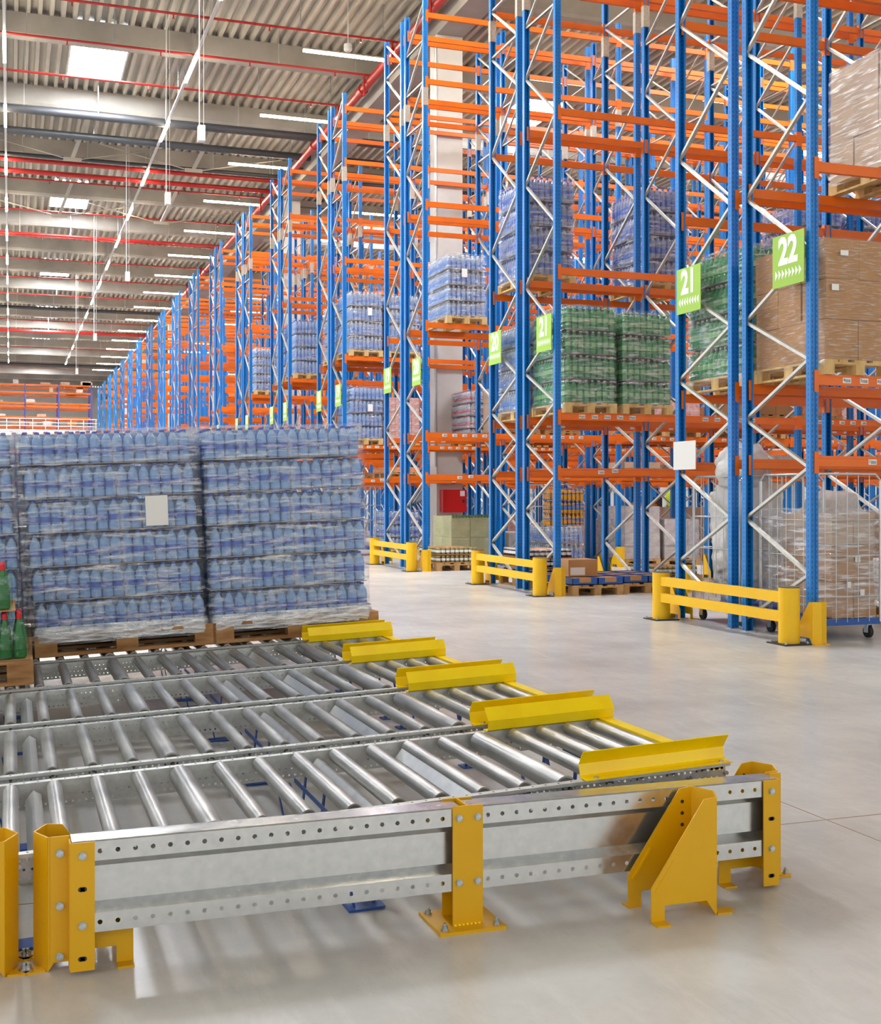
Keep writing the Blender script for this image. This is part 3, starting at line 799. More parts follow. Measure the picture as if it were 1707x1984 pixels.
def shell(b, x0, x1, y0, y1, z0, z1, r=.03, m=0, seed=0, amp=.006, top=True, nz=3, step=.12):
    """rounded, slightly wrinkled skin round a block"""
    pts = []
    def line(a, c, nn): return [(a[0]+(c[0]-a[0])*i/nn, a[1]+(c[1]-a[1])*i/nn) for i in range(nn)]
    nx, ny = max(2, int((x1-x0)/step)), max(2, int((y1-y0)/step))
    pts += line((x0+r, y0), (x1-r, y0), nx)+[(x1-r, y0), (x1-.3*r, y0+.3*r)]+line((x1, y0+r), (x1, y1-r), ny)+[(x1, y1-r), (x1-.3*r, y1-.3*r)]
    pts += line((x1-r, y1), (x0+r, y1), nx)+[(x0+r, y1), (x0+.3*r, y1-.3*r)]+line((x0, y1-r), (x0, y0+r), ny)+[(x0, y0+r), (x0+.3*r, y0+.3*r)]
    n = len(pts); cx_, cy_ = (x0+x1)/2, (y0+y1)/2; V = []
    for k in range(nz+1):
        z = z0+(z1-z0)*k/nz
        for i, (px, py) in enumerate(pts):
            nn = noise.noise(Vector((px*7+seed, py*7, z*5)))*amp
            sc = 1-(.012 if k in (0, nz) else 0)
            dx, dy = px-cx_, py-cy_; l = math.hypot(dx, dy)
            V.append((cx_+dx*sc+dx/l*nn, cy_+dy*sc+dy/l*nn, z))
    F = [(k*n+i, k*n+(i+1)%n, (k+1)*n+(i+1)%n, (k+1)*n+i) for k in range(nz) for i in range(n)]
    b.add(V, F, m, True)
    if top: b.add(V[-n:], [tuple(range(n))], m)
SC = {}
def bottle_stack(x, y, z, wx, wy, layers, hl, nx, ny, kind, label, indiv=True, rot=(0,0,0), group='shrink-wrapped bottle stacks', seed=1, lean=0, right=False, ragged=.008, paper=None, nv=9):
    body, lab, cap, core, pf = KIND[kind]
    rnd = random.Random(seed)
    t = thing('bottle_stack', label, 'bottles', (x, y, z), rot, group=group)
    r = min(wx/nx, wy/ny)/2*.97; hb = hl*.94
    bm_ = bottle_mesh(round(hb, 4), round(r, 4), body, lab, cap, nv)
    spots = [((i+.5)*wx/nx, wy/ny*.5) for i in range(nx)]+[(wx/nx*.5, (j+.5)*wy/ny) for j in range(1, ny)]
    if right: spots += [(wx-wx/nx*.5, (j+.5)*wy/ny) for j in range(1, ny)]
    for L in range(layers):
        ox = rnd.uniform(-ragged, ragged)+lean*L; oy = rnd.uniform(-ragged, ragged)*.6
        lr = put('bottle_layer', None, t, (ox, oy, L*hl)); lr.empty_display_size = .1
        key = ('core', wx, wy, hl, nx, ny, kind, indiv)
        if key not in SC:
            b = MB(); e = 1.0
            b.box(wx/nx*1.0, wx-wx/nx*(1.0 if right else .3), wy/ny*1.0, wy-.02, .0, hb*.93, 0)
            b.box(-.004, wx+.004, -.004, wy+.004, -.003, .001, 1)
            SC[key] = b.mesh('pack_core', [core, 'sheet'])
            b = MB()
            # shrink film round each six-pack along the visible faces
            npx, npy = max(1, nx//3), max(1, ny//2)
            shell(b, -.002, wx+.002, -.002, wy+.002, .004, hb*.8, .03, 0, seed, .004, False, 2)
            SC[key+('f',)] = b.mesh('pack_film', [pf])
            if not indiv:
                b = MB()
                for (sx, sy) in spots:
                    b.lathe(bottle_prof(round(hb, 4), round(r, 4)), 6, c=(sx, sy, 0), mats=[0,0,1,1,1,0,0,0,0,0,2,2,2,2])
                SC[key+('b',)] = b.mesh('bottle', [body, lab, cap])
        put('pack_core', SC[key], lr)
        put('pack_film', SC[key+('f',)], lr)
        if indiv:
            for (sx, sy) in spots: put('bottle', bm_, lr, (sx+rnd.uniform(-.002,.002), sy+rnd.uniform(-.002,.002), .001), (0, 0, rnd.uniform(0, .5)))
        else: stuff(put('bottle', SC[key+('b',)], lr))
    b = MB(); shell(b, -.016+min(0, lean*layers), wx+.016+max(0, lean*layers), -.016, wy+.016, -.07, layers*hl+.004, .04, 0, seed*3, .012, True, layers*4, .06)
    b.obj('stretch_film', 'film', t)
    if nv > 9:
        b = MB(); shell(b, -.024, wx+.024, -.024, wy+.024, -.055, .055, .04, 0, seed*5, .016, False, 4, .05); b.obj('film_skirt', 'skirt', t)
    if paper:
        px, pz, pw, ph, m_ = paper
        b = MB(); b.box(px, px+pw, -.026, -.024, pz, pz+ph); b.obj('paper_sheet', m_, t)
    return t
def carton_stack(x, y, z, cx_, cy_, layers, hl, nx, ny, mat, label, film_=True, seed=1, group='wrapped carton stacks', rot=(0,0,0), fm='filmbox', labels=((0, .62, .09, .055),)):
    t = thing('carton_stack', label, 'cartons', (x, y, z), rot, group=group); rnd = random.Random(seed)
    wx, wy = cx_/nx, cy_/ny; key = ('cart', wx, wy, hl, mat)
    if key not in SC:
        b = MB(); g = .003; b.box(g, wx-g, g, wy-g, .002, hl-.003); b.box(g, wx-g, wy/2-.03, wy/2+.03, hl-.003, hl-.0025)
        SC[key] = b.mesh('carton', [mat])
    for L in range(layers):
        for i in range(nx):
            for j in range(ny):
                if L < layers-1 and 0 < i < nx-1 and 0 < j < ny-1: continue
                put('carton', SC[key], t, (i*wx+rnd.uniform(-.006,.006), j*wy+rnd.uniform(-.006,.006), L*hl), (0, 0, rnd.uniform(-.012,.012)))
    if film_:
        b = MB(); shell(b, -.02, cx_+.02, -.02, cy_+.02, -.06, layers*hl+.006, .02, 0, seed, .01, True, layers*4, .08); b.obj('stretch_film', fm, t)
    b = MB()
    for (lx_, lz_, lw_, lh_) in labels: b.box(lx_+.15, lx_+.15+lw_, -.032, -.03, lz_, lz_+lh_)
    if labels: b.obj('paper_label', 'paper', t)
    return t

# loads on the conveyor
PXS = ((.155, 'wooden pallet under the big water stack with the paper sheet'), (1.335, 'wooden pallet under the big water stack nearest the yellow guides'), (-1.06, 'wooden pallet under the water stack cut off at the left edge'))
LY = LANES[4]+.09
SN = [('tall wrapped stack of blue water bottles with a blank paper sheet on its front', (.74, .70, .15, .205, 'white')), ('tall wrapped stack of blue water bottles nearest the yellow guides', None), ('wrapped stack of blue water bottles cut off by the left edge', None)]
for i, (x, l) in enumerate(PXS):
    zb = zr(x)+.012
    pallet(x, LY, zb, 1.2, .8, l, 'wooddark', SL)
    bottle_stack(x+.015-.144*math.sin(.04), LY+.02, zb+.145, 1.12, .76, 6, .228, 15, 10, 'water', SN[i][0], True, SL, seed=11+i, right=True, paper=SN[i][1], ragged=.01, nv=12, lean=-.012 if i == 0 else -.005, group='blue water stacks on the conveyor')
for i, (x, l) in enumerate(((-.2, 'left'), (1.05, 'right'))):
    y = LANES[5]+.09; zb = zr(x)+.012
    pallet(x, y, zb, 1.2, .8, 'wooden pallet hidden behind the water stacks, %s one' % l, 'wooddark', SL, detail=False)
    bottle_stack(x+.02, y+.02, zb+.145, 1.15, .76, 6, .238, 15, 10, 'redcap', 'wrapped stack of red-capped bottles showing behind the blue water, %s one' % l, False, SL, seed=21+i, right=True, group='red-capped stacks behind the blue water')
# green bottles, lane four
y = LANES[3]+.06; gx = -1.02; zb = zr(gx)+.012
pallet(gx, y, zb, 1.15, .8, 'wooden pallet carrying the green bottles with red caps', 'wooddark', SL)
t = thing('green_bottle_stack', 'two open layers of green bottles with red caps at the left edge', 'bottles', (gx, y, zb+.146), SL)
gb = None
hb, r = .262, .036
b = MB(); b.lathe([(r*.7,0),(r,.012),(r,hb*.2),(r*1.01,hb*.21),(r*1.01,hb*.42),(r,hb*.43),(r*.95,hb*.52),(r*.6,hb*.72),(r*.4,hb*.86),(r*.44,hb*.865),(r*.46,hb*.87),(r*.46,hb*.97),(r*.4,hb),(0,hb)], 14, mats=[0,0,0,1,0,0,0,0,0,2,2,2,2,2])
M['glabel'] = bottle_mat('dark_green_label', '#2C7A3C', .2, .3)
gb = b.mesh('bottle', ['bdgreen', 'glabel', 'capred'])
rnd = random.Random(3)
for L in range(2):
    lr = put('bottle_layer', None, t, (0, 0, L*.285))
    nxx = 14 if L == 0 else 13
    for i in range(nxx):
        for j in range(4): put('bottle', gb, lr, (.06+i*.078+rnd.uniform(-.003,.003), .05+j*.078, .004), (0, 0, rnd.uniform(0, 1)))
    b = MB(); b.box(0, 1.13 if L == 0 else 1.06, 0, .72, -.004, .003); b.obj('cardboard_tray', 'card', lr)
    b = MB(); shell(b, .01, nxx*.078+.035, .003, .7, .01, .215, .03, 0, 5+L, .006, False, 3, .05); b.obj('pack_film', 'filmgreen', lr)
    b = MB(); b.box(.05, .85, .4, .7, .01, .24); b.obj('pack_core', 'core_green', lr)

# ---------------------------------------------------------------- loads in the racks
def slot(k, side, bay, pos, lv, dx=0, ly=1.2):
    return (RACKX+.16+bay*BAY+pos*.9+dx, 9.84+PITCH*k+SIDEY[side]-.02, (LV[lv]+.052) if lv >= 0 else 0)
def load_b(k, side, bay, pos, lv, kind, layers, hl, nx, ny, label, indiv=False, wood='woodlight', detail=False, dx=0, **kw):
    x, y, z = slot(k, side, bay, pos, lv, dx)
    pallet(x, y, z, .8, 1.2, 'wooden pallet under the '+label.replace('wrapped ', ''), wood, detail=detail)
    bottle_stack(x+.01, y+.02, z+.146, .78, 1.16, layers, hl, nx, ny, kind, label, indiv, seed=k*7+bay*3+pos+lv, **kw)
def load_c(k, side, bay, pos, lv, mat, layers, hl, nx, ny, label, wood='woodlight', detail=False, dx=0, **kw):
    x, y, z = slot(k, side, bay, pos, lv, dx)
    pallet(x, y, z, .8, 1.2, 'wooden pallet under the '+label.replace('wrapped ', ''), wood, detail=detail)
    carton_stack(x+.01, y+.02, z+.146, .78, 1.16, layers, hl, nx, ny, mat, label, seed=k*7+bay*3+pos+lv, **kw)
load_c(0, 0, 0, 0, 1, 'card', 3, .39, 2, 3, 'brown carton stack beside sign 22', detail=True, labels=((0, 1.0, .09, .05), (-.1, .66, .08, .06)))
load_c(0, 0, 0, 1, 2, 'cardpale', 3, .39, 2, 3, 'pale carton stack in shiny film, high on the nearest rack', detail=True, dx=.03, fm='film')
load_b(0, 1, 0, 0, 1, 'green', 4, .345, 8, 12, 'wrapped green bottle stack between signs 21 and 22', True, detail=True)
load_b(1, 0, 0, 0, 1, 'green', 4, .345, 8, 12, 'wrapped green bottle stack right beside the second sign 21', True, detail=True)
load_b(1, 0, 0, 1, 1, 'green', 4, .335, 8, 12, 'wrapped green bottle stack left of the post with the nearest sign 21', True, detail=True)
load_b(1, 1, 0, 0, 1, 'clear', 4, .33, 8, 12, 'wrapped grey-white bottle stack between signs 20 and 21', False, detail=True)
load_b(1, 1, 0, 0, 2, 'violet', 4, .375, 8, 12, 'wrapped blue bottle stack high above sign 20', True, detail=True)
load_b(1, 1, 1, 0, 2, 'violet', 4, .375, 8, 12, 'wrapped violet bottle stack high up behind the nearest sign 21 post', False, detail=True)
load_b(1, 1, 2, 1, 2, 'violet', 4, .375, 8, 12, 'wrapped violet bottle stack above sign 22')
load_b(1, 1, 3, 0, 2, 'violet', 4, .375, 8, 12, 'wrapped violet bottle stack high behind the brown cartons')
load_b(2, 0, 0, 0, 2, 'clear', 4, .29, 8, 12, 'wrapped pale water stack standing left of sign 20', False, detail=True, dx=.3, paper=(.28, .72, .11, .16, 'paper'))
load_b(3, 0, 0, 0, 2, 'clear', 4, .34, 8, 12, 'wrapped pale water stack above the first sign 19', detail=True, paper=(.42, .8, .1, .17, 'paper'))
load_b(3, 0, 0, 1, 2, 'clear', 4, .33, 8, 12, 'wrapped pale water stack beside the one above sign 19', detail=True)
load_b(3, 1, 0, 0, 2, 'clear', 4, .32, 8, 12, 'wrapped pale water stack behind the one above sign 19')
load_b(3, 0, 0, 0, 1, 'palewater', 4, .3, 8, 12, 'wrapped grey-blue water stack beside sign 19', lean=.012, paper=(.42, .62, .12, .17, 'paper'))
load_c(3, 0, 0, 1, 1, 'cardred', 6, .16, 4, 6, 'red and white carton stack behind sign 19', labels=())
load_b(3, 0, 1, 1, 1, 'redcap', 4, .3, 8, 12, 'wrapped red drink bottle stack by the concrete column')
load_b(4, 0, 0, 0, 2, 'palewater', 4, .37, 8, 12, 'wrapped light blue water stack in rack row between aisles 17 and 18')
load_b(4, 1, 0, 0, 2, 'palewater', 4, .36, 8, 12, 'wrapped light blue water stack behind another in the aisle 17 row')
load_c(4, 0, 0, 0, 1, 'cardorange', 2, .19, 4, 6, 'low orange carton stack near sign 18', labels=())
load_b(5, 0, 0, 0, 2, 'clear', 5, .27, 8, 12, 'wrapped lilac-white bottle stack in rack row between aisles 16 and 17')
load_c(5, 0, 0, 0, 1, 'card', 2, .22, 2, 3, 'low brown carton stack near sign 17', labels=())
load_b(6, 0, 0, 0, 1, 'palewater', 2, .24, 8, 12, 'low light blue water stack near sign 16')
# smaller fills on the two lower levels, deeper inside the rows
fr = random.Random(5); kinds = ['cardwhite', 'card', 'cardpale', 'cardred', 'cardorange']
cnt = 0
for k in range(1, 5):
    for side in (0, 1):
        for bay in range(0, min(NB[k], 6)):
            for pos in (0, 1):
                for lv in (0, 1):
                    if (k, side, lv) in ((1, 0, 1),) and bay < 1: continue
                    if (k, side, bay, lv) in ((1, 1, 0, 1), (3, 0, 0, 1), (3, 0, 1, 1), (4, 0, 0, 1)): continue
                    if k == 3 and side == 1 and bay == 1: continue
                    if lv == 0 and side == 0 and k == 1 and bay == 0: continue
                    pr_ = .34 if lv == 1 else .3
                    if k == 2 and side == 0 and bay < 2: continue
                    if k == 1 and lv == 0 and bay < 2: continue
                    if fr.random() > pr_: continue
                    x, y, z = slot(k, side, bay, pos, lv); cnt += 1
                    if lv == 0: pallet(x, y, z, .8, 1.2, 'low pallet, %s rack row, %s bay, %s depth, %s slot, first tier' % (ordn[k], ordn[bay], ('near', 'far')[side], ('left', 'right')[pos]), 'wood', detail=False, group='low pallets deep in the racks')
                    else:
                        pallet(x, y, z, .8, 1.2, 'carton pallet, %s rack row, %s bay, %s depth, %s slot, second tier' % (ordn[k], ordn[bay], ('near', 'far')[side], ('left', 'right')[pos]), 'wood', detail=False, group='loaded pallets deep in the racks')
                    nl = 1 if lv == 0 else fr.choice((1, 2, 3))
                    kk = fr.choice(kinds)
                    b = MB()
                    for L in range(nl):
                        for i in range(2):
                            for j in range(3): b.box(x*0+i*.39+.003, i*.39+.387, j*.39+.003, j*.39+.387, L*.3+.002, L*.3+(.12 if lv == 0 else .297))
                    o = b.obj('carton_stack', kk, None, (x+.01, y+.01, z+.146)); tag(o, 'carton stack, %s rack row, %s bay, %s depth, %s slot, %s tier' % (ordn[k], ordn[bay], ('near', 'far')[side], ('left', 'right')[pos], ('first', 'second')[lv]), 'cartons', 'carton stacks deep in the racks')

# ---------------------------------------------------------------- floor-level goods
def jar_pallet(x, y, nx, ny, layers, body, lid, label, plabel, ins=0):
    pallet(x, y, 0, .8, 1.2, plabel, 'wood')
    t = thing('jar_stack', label, 'jars', (x, y, .146)); h, r = .125, .042
    b = MB(); b.lathe([(r*.9,0),(r,.01),(r,h*.3),(r*1.01,h*.3),(r*1.01,h*.65),(r,h*.65),(r,h*.78),(r*.85,h*.84),(r*.9,h*.85),(r*.9,h),(0,h)], 12, mats=[0,0,0,2,0,0,0,1,1,1,1])
    jm = b.mesh('jar', [body, lid, 'paper'])
    for L in range(layers):
        lr = put('jar_layer', None, t, (0, 0, L*.15))
        q = ins*L
        for i in range(nx):
            put('jar', jm, lr, (.05+i*.09, .05, .01))
        for j in range(1, ny): put('jar', jm, lr, (.05, .05+j*.09, .01))
        for j in range(1, 3):
            for i in range(1, nx): put('jar', jm, lr, (.05+i*.09, .05+j*.09, .01))
        b = MB(); b.box(0, nx*.09+.01, 0, ny*.09+.01, 0, .012); b.box(.1, nx*.09, .3, ny*.09, .012, .12); b.obj('cardboard_tray', 'card', lr)
    return t
Yk = lambda k: 9.84+PITCH*k
jar_pallet(7.45, Yk(2)-.05, 9, 12, 2, 'jar', 'lidgold', 'two layers of jars with pale lids on a pallet beside the second barrier', 'wooden pallet under the olive jars', 0)
jar_pallet(7.4, Yk(1)+1.36, 8, 12, 3, 'jardark', 'lidwhite', 'three layers of dark jars with white lids behind the middle barrier', 'wooden pallet under the dark jars')
jar_pallet(9.6, Yk(1)+1.36, 8, 12, 1, 'jar', 'lidgold', 'single layer of small jars behind the blue trays', 'wooden pallet under the single layer of jars')
# pallets with blue trays, row 21
def tray_pallet(x, y, label, plabel, box_=False):
    pallet(x, y, 0, .8, 1.2, plabel, 'wood')
    t = thing('tray_stack', label, 'trays', (x, y, .146))
    for i in range(2):
        for j in range(3):
            b = MB(); X_, Y_ = i*.4, j*.4
            b.box(X_+.005, X_+.395, Y_+.005, Y_+.395, 0, .01)
            for a in ((X_+.005, X_+.395, Y_+.005, Y_+.012), (X_+.005, X_+.395, Y_+.388, Y_+.395), (X_+.005, X_+.012, Y_+.005, Y_+.395), (X_+.388, X_+.395, Y_+.005, Y_+.395)): b.box(*a, 0, .10)
            b.box(X_+.11, X_+.29, Y_+.002, Y_+.006, .035, .102, 1)
            b.box(X_+.02, X_+.38, Y_+.02, Y_+.38, .01, .09, 1)
            b.obj('tray', ['dolly', 'card'], t)
tray_pallet(7.42, Yk(1)-.1, 'blue trays with cardboard liners on the pallet beside the middle barrier', 'wooden pallet under the nearer blue trays')
tray_pallet(8.3, Yk(1)+.05, 'blue trays on the pallet farther from the middle barrier', 'wooden pallet under the farther blue trays')
t = thing('carton', 'single brown carton with a white label on the blue trays', 'carton', (7.5, Yk(1)+.2, .248))
b = MB(); b.box(0, .46, 0, .38, 0, .24); b.obj('box_body', 'card', t); b = MB(); b.box(.03, .26, -.002, 0, .02, .13); b.obj('paper_label', 'paper', t)
# pale green cartons behind barrier 20
x, y = 8.35, Yk(2)+.0
pallet(x-.1, y+1.36, 0, .8, 1.2, 'wooden pallet under the pale green cartons', 'wood')
t = carton_stack(x-.1, y+1.38, .146, .8, 1.1, 2, .42, 2, 2, 'cardgreen', 'pale green cartons with a scalloped dark green print, wrapped in film', True, 4, labels=())
b = MB()
for L in (1,):
    for q in range(12):
        b.tube((.035+q*.0665, -.024, L*.42+.42), (.035+q*.0665, -.022, L*.42+.42), .034, 12)
b.obj('scallop_print', 'cardgreen2', t)
# yellow bottles and grey water deep on the floor
pallet(9.75, Yk(2)+.1, 0, .8, 1.2, 'wooden pallet under the grey water and golden bottles', 'wood')
bottle_stack(9.76, Yk(2)+.12, .146, .78, 1.16, 2, .33, 8, 12, 'clear', 'wrapped grey water stack on the floor under the golden bottles', False, seed=51)
b = MB()
for L in range(3):
    for i in range(9):
        for j in range(3): b.lathe([(.04,0),(.042,.02),(.042,.16),(.02,.21),(.018,.24),(0,.24)], 8, c=(.045+i*.088, .045+j*.088, L*.245))
o = b.obj('golden_bottle_stack', 'yelbottle', None, (9.8, Yk(2)+.2, .146+.67)); tag(stuff(o) if False else o, 'stack of golden bottles with blue labels under the lowest beam', 'bottles')
# red hydrant box on the column
t = thing('hydrant_cabinet', 'red fire hydrant cabinet mounted on the concrete column', 'cabinet', (9.98, 28.2, .98))
b = MB(); b.box(0, .62, 0, .24, 0, .56); b.obj('body', 'red', t)
b = MB(); b.box(.02, .60, -.012, 0, .02, .54); d = b.obj('door', 'red', t)
b = MB(); b.box(.5, .56, -.02, -.012, .24, .31); b.obj('latch', 'ink', d)
b = MB(); b.box(.44, .56, -.014, -.0122, .4, .53); b.obj('paper_label', 'paper', d)
b = MB(); b.box(-.03, .12, 0, .02, 0, .09); o = b.obj('red_plate', 'red', None, (10.3, 28.43, 1.68)); tag(o, 'tiny red plate on the column above the hydrant cabinet', 'sign')

# ---------------------------------------------------------------- roll cages
def roll_cage(x, y, lx, ly, label, zb=.17, H=1.62, rot=0):
    t = thing('roll_cage', label, 'roll cage', (x, y, 0), (0, 0, rot))
    b = MB(); b.box(0, lx, 0, ly, zb-.03, zb+.03)
    for i in range(1, 8): b.box(lx*i/8-.01, lx*i/8+.01, .03, ly-.03, zb+.03, zb+.035)
    b.obj('base_deck', 'dolly', t)
    for cx_ in (.08, lx-.08):
        for cy_ in (.08, ly-.08):
            b = MB(); b.tube((cx_-.018, cy_, .06), (cx_+.018, cy_, .06), .06, 16); w_ = b.obj('wheel', 'black', t)
            b = MB(); b.box(cx_-.03, cx_-.024, cy_-.03, cy_+.03, .05, zb-.03); b.box(cx_+.024, cx_+.03, cy_-.03, cy_+.03, .05, zb-.03); b.box(cx_-.03, cx_+.03, cy_-.03, cy_+.03, zb-.04, zb-.03); b.obj('fork', 'galv', w_)
    def panel(a, c):
        a, c = Vector(a), Vector(c); b = MB(); up = Vector((0,0,1))
        d = c-a; r_ = .06
        pts = [a+up*zb, a+up*(H-r_), a+up*H+d.normalized()*r_, c+up*H-d.normalized()*r_, c+up*(H-r_), c+up*zb]
        b.path(pts, .0125, 8)
        for i in range(1, 6): q = a+d*i/6; b.tube(q+up*zb, q+up*H, .004, 5)
        for z in (zb+.25, zb+.65, zb+1.0): b.tube(a+up*z, c+up*z, .006, 5)
        return b
    for nm, a, c in (('side_frame', (0,0,0), (lx,0,0)), ('side_frame', (0,ly,0), (lx,ly,0)), ('side_frame', (0,.02,0), (0,ly-.02,0))):
        panel(a, c).obj(nm, 'galv', t)
    return t
roll_cage(7.34, 9.98, .78, .9, 'roll cage with wrapped brown cartons at the near end of the nearest rack')
t = carton_stack(7.58, 10.02, .205, .5, .8, 2, .36, 2, 2, 'card', 'brown cartons inside the roll cage at the nearest rack', True, 9, fm='film', labels=((.0, .3, .05, .06), (.16, .22, .05, .06), (.1, .55, .06, .07)))
carton_stack(7.58, 10.02, .93, .5, .8, 1, .3, 2, 2, 'cardpale', 'pale carton layer topmost in the roll cage', True, 10, fm='film', labels=())
b = MB(); shell(b, 7.32, 8.14, 9.96, 10.9, .3, 1.28, .05, 0, 8, .012, False, 8, .06); o = b.obj('film_wrap', 'film', None); tag(o, 'crinkled clear film wound round the roll cage with the brown cartons', 'film')
roll_cage(7.36, 11.28, .8, .95, 'roll cage holding the bag of crumpled film, behind the nearest end barrier')
def bag(x, y, z, sx, sy, sz, label, seed, sub=5, parent=None):
    import bmesh
    bm = bmesh.new(); bmesh.ops.create_icosphere(bm, subdivisions=sub, radius=1)
    for v in bm.verts:
        c = v.co.copy(); q = Vector((math.copysign(abs(c.x)**.7, c.x), math.copysign(abs(c.y)**.7, c.y), math.copysign(abs(c.z)**.8, c.z)))
        nn = noise.noise(c*2.2+Vector((seed,0,0)))*.22+abs(noise.noise(c*6+Vector((0,seed,0))))*.14+abs(noise.noise(c*14+Vector((0,0,seed))))*.05
        q = q*(1+nn-.1); v.co = (q.x*sx, q.y*sy, q.z*sz)
    me = bpy.data.meshes.new('plastic_bag'); bm.to_mesh(me); bm.free(); me.materials.append(M['bag'])
    for p_ in me.polygons: p_.use_smooth = True
    o = put('plastic_bag', me, None, (x, y, z)); return tag(o, label, 'plastic film')
bag(7.74, 11.75, .98, .36, .38, .78, 'tall bag of crumpled clear film standing in the roll cage', 3)
bag(7.6, 11.6, 1.72, .25, .3, .26, 'bunched clear film spilling over the top of the roll cage', 9, 4)
bag(8.6, 11.35, .75, .35, .4, .7, 'bulging clear film bag beside the caged one', 5, 4)
for i, (x, y, l) in enumerate(((7.5, Yk(3)+.1, 'roll cage under the rack row behind the left barrier'), (11.45, Yk(1)+1.5, 'empty roll cage standing deep behind the middle rack row'), (10.3, Yk(2)+1.5, 'roll cage near the golden bottle stack'), (10.3, 10.1, 'roll cage at the right edge under the nearest rack'))):
    roll_cage(x, y, .75, .8, l)
load_b(3, 0, 0, 0, -1, 'water', 3, .3, 8, 12, 'dark blue water stack on the floor behind the left barrier', dx=.9)
carton_stack(9.4, 10.0, .0, .8, 1.1, 3, .38, 2, 3, 'card', 'brown cartons on the floor at the right edge', True, 12, labels=((.0, .3, .06, .07),))
for i in range(9):
    k = (0, 1, 1, 2, 2, 2, 3, 3, 3)[i]; bay = (1, 2, 3, 1, 2, 3, 1, 2, 3)[i]
    x = RACKX+.3+bay*BAY; y = Yk(k)+1.38
    if k == 3 and bay == 1: continue
    pallet(x, y, 0, .8, 1.2, 'floor pallet under the %s rack row, %s bay' % (ordn[k], ordn[bay]), 'wood', detail=False, group='floor pallets deep under the racks')
    b = MB()
    for L in range(2+i % 3):
        for a in range(3):
            for c in range(3): b.box(a*.26+.003, a*.26+.257, c*.38+.003, c*.38+.377, L*.25, L*.25+.247)
    o = b.obj('carton_stack', ('cardwhite', 'cardred', 'cardpale')[i % 3], None, (x+.01, y+.02, .146)); tag(o, 'carton stack on a floor pallet, %s rack row, %s bay' % (ordn[k], ordn[bay]), 'cartons', 'floor carton stacks deep under the racks')

# ---------------------------------------------------------------- order picker truck and worker in the aisle
t = thing('pallet_truck', 'orange and black electric truck far off in an aisle beside the worker', 'truck', (14.0, 25.6, 0))
b = MB(); b.box(0, .75, 0, .7, .08, .75); b.box(.05, .7, .3, .68, .75, 1.2); b.obj('body', 'orange', t)
b = MB(); b.box(-.05, .8, -.02, .72, .75, .82); b.box(.6, .68, .2, .5, .8, 1.35); b.obj('mast', 'black', t)
b = MB(); b.box(-1.1, 0, .08, .24, .06, .12); b.box(-1.1, 0, .46, .62, .06, .12); b.obj('fork', 'black', t)
b = MB(); b.tube((.2, 0, .09), (.2, .08, .09), .09, 16); b.obj('wheel', 'black', t)
def worker(x, y, rz):
    P = [(0,0,.98),(0,0,1.18),(0,0,1.38),(0,0,1.50),(0,0,1.56),   # pelvis, waist, chest, neck, head base
         (.18,0,1.42),(.27,-.05,1.16),(.24,-.25,1.02),(-.18,0,1.42),(-.27,-.05,1.16),(-.24,-.25,1.02),
         (.1,0,.92),(.11,.0,.5),(.11,.03,.08),(.11,-.14,.05),(-.1,0,.92),(-.11,.0,.5),(-.11,.03,.08),(-.11,-.14,.05)]
    E = [(0,1),(1,2),(2,3),(3,4),(2,5),(5,6),(6,7),(2,8),(8,9),(9,10),(0,11),(11,12),(12,13),(13,14),(0,15),(15,16),(16,17),(17,18)]
    R = [.15,.14,.17,.065,.06,.08,.055,.04,.08,.055,.04,.1,.075,.05,.04,.1,.075,.05,.04]
    me = bpy.data.meshes.new('body'); me.from_pydata(P, E, []); me.materials.append(M['hivis'])
    t = thing('person', 'worker in a yellow-green high-visibility jacket beside the orange truck', 'person', (x, y, 0), (0, 0, rz))
    o = put('body', me, t); md = o.modifiers.new('skin', 'SKIN'); md.use_smooth_shade = True
    for i, r_ in enumerate(R): me.skin_vertices[0].data[i].radius = (r_, r_*.8)
    me.skin_vertices[0].data[0].use_root = True
    o.modifiers.new('sub', 'SUBSURF').levels = 1; o.modifiers['sub'].render_levels = 1
    b = MB(); b.lathe([(.03,0),(.075,.04),(.09,.1),(.088,.16),(.06,.215),(0,.235)], 14)
    b.lathe([(.012,-.01),(.018,0),(.0,.02)], 6, c=(0,-.092,.09)); h = b.obj('head', 'skin', t, (0, -.01, 1.53))
    b = MB(); b.lathe([(.094,.12),(.095,.17),(.068,.225),(0,.245)], 14); b.obj('hair', 'hair', h, (0, .008, 0))
    for sx in (.11, -.11):
        b = MB(); b.tube((sx,0,.93), (sx,.005,.5), .11, 12, 0, .085); b.tube((sx,.005,.5), (sx,.03,.08), .085, 12, 0, .06); b.obj('trouser_leg', 'trouser', t)
worker(15.0, 25.9, .6)
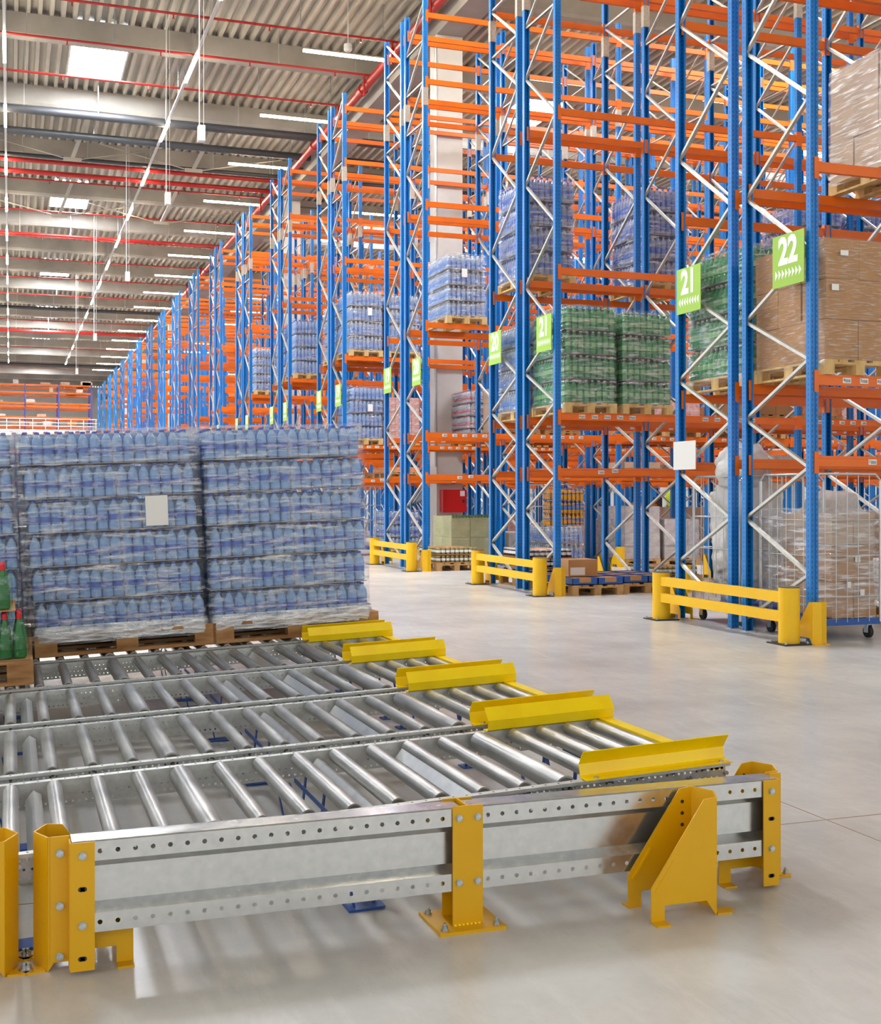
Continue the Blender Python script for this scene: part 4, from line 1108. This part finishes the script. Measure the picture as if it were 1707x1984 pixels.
for q_, (x, y, n_) in enumerate(((11.4, 21.5, 4), (12.3, 21.5, 3))):
    pallet(x, y, 0, .8, 1.2, 'floor pallet under the %s red and white cartons before the truck' % ('first', 'second')[q_], 'wood', detail=False)
    carton_stack(x+.01, y+.02, .146, .78, 1.16, n_, .26, 3, 4, 'cardwhite', '%s red and white carton stack on the floor in front of the truck' % ('first', 'second')[q_], labels=())

# ---------------------------------------------------------------- far end: mezzanine with orange racks
t = thing('mezzanine', 'white mezzanine edge with a thin railing at the far end of the hall', 'mezzanine', (-14, 116, 0))
b = MB(); b.box(0, 21.5, 0, 18, 6.2, 7.25); b.obj('slab', 'white', t)
b = MB()
for z in (7.6, 7.9, 8.25): b.tube((0, .1, z), (21.5, .1, z), .035, 6)
stuff(b.obj('handrail', 'white', t))
b = MB()
for i in range(20): b.tube((.5+i*1.1, .1, 7.25), (.5+i*1.1, .1, 8.25), .03, 6)
stuff(b.obj('baluster', 'white', t))
b = MB()
for i in range(7): b.box(i*3.5, i*3.5+.3, 1, 1.3, 0, 6.2)
stuff(b.obj('support_post', 'white', t))
M['violetpost'] = paint('violet_post', '#4A4BA8', .4)
for r_ in range(2):
    t = thing('mezzanine_rack', ['front', 'rear'][r_]+' row of orange racks on the mezzanine at the far end', 'pallet rack', (-13.5, 119+r_*3.6, 7.255), group='orange racks on the mezzanine')
    for i in range(8):
        for yy in (0, 1.1):
            b = MB(); b.box(i*2.95, i*2.95+.1, yy, yy+.08, 0, 4.4); b.obj('upright', 'violetpost', t)
    for z in (.5, 1.3, 2.3, 2.6, 3.6, 4.3):
        for yy in (0, 1.1):
            b = MB(); b.box(.1, 20.6, yy, yy+.06, z-.05, z+.05); b.obj('beam', 'orange', t)
    b = MB(); q = random.Random(r_)
    for i in range(46):
        xx = q.uniform(.2, 20); zz = q.choice((.57, 1.37, 2.67, 3.67, 4.37)); b.box(xx, xx+q.uniform(.3, .9), .1, 1, zz, zz+q.uniform(.15, .42), q.choice((0, 1, 2)))
    stuff(b.obj('stored_carton', ['cardwhite', 'cardpale', 'card'], t))
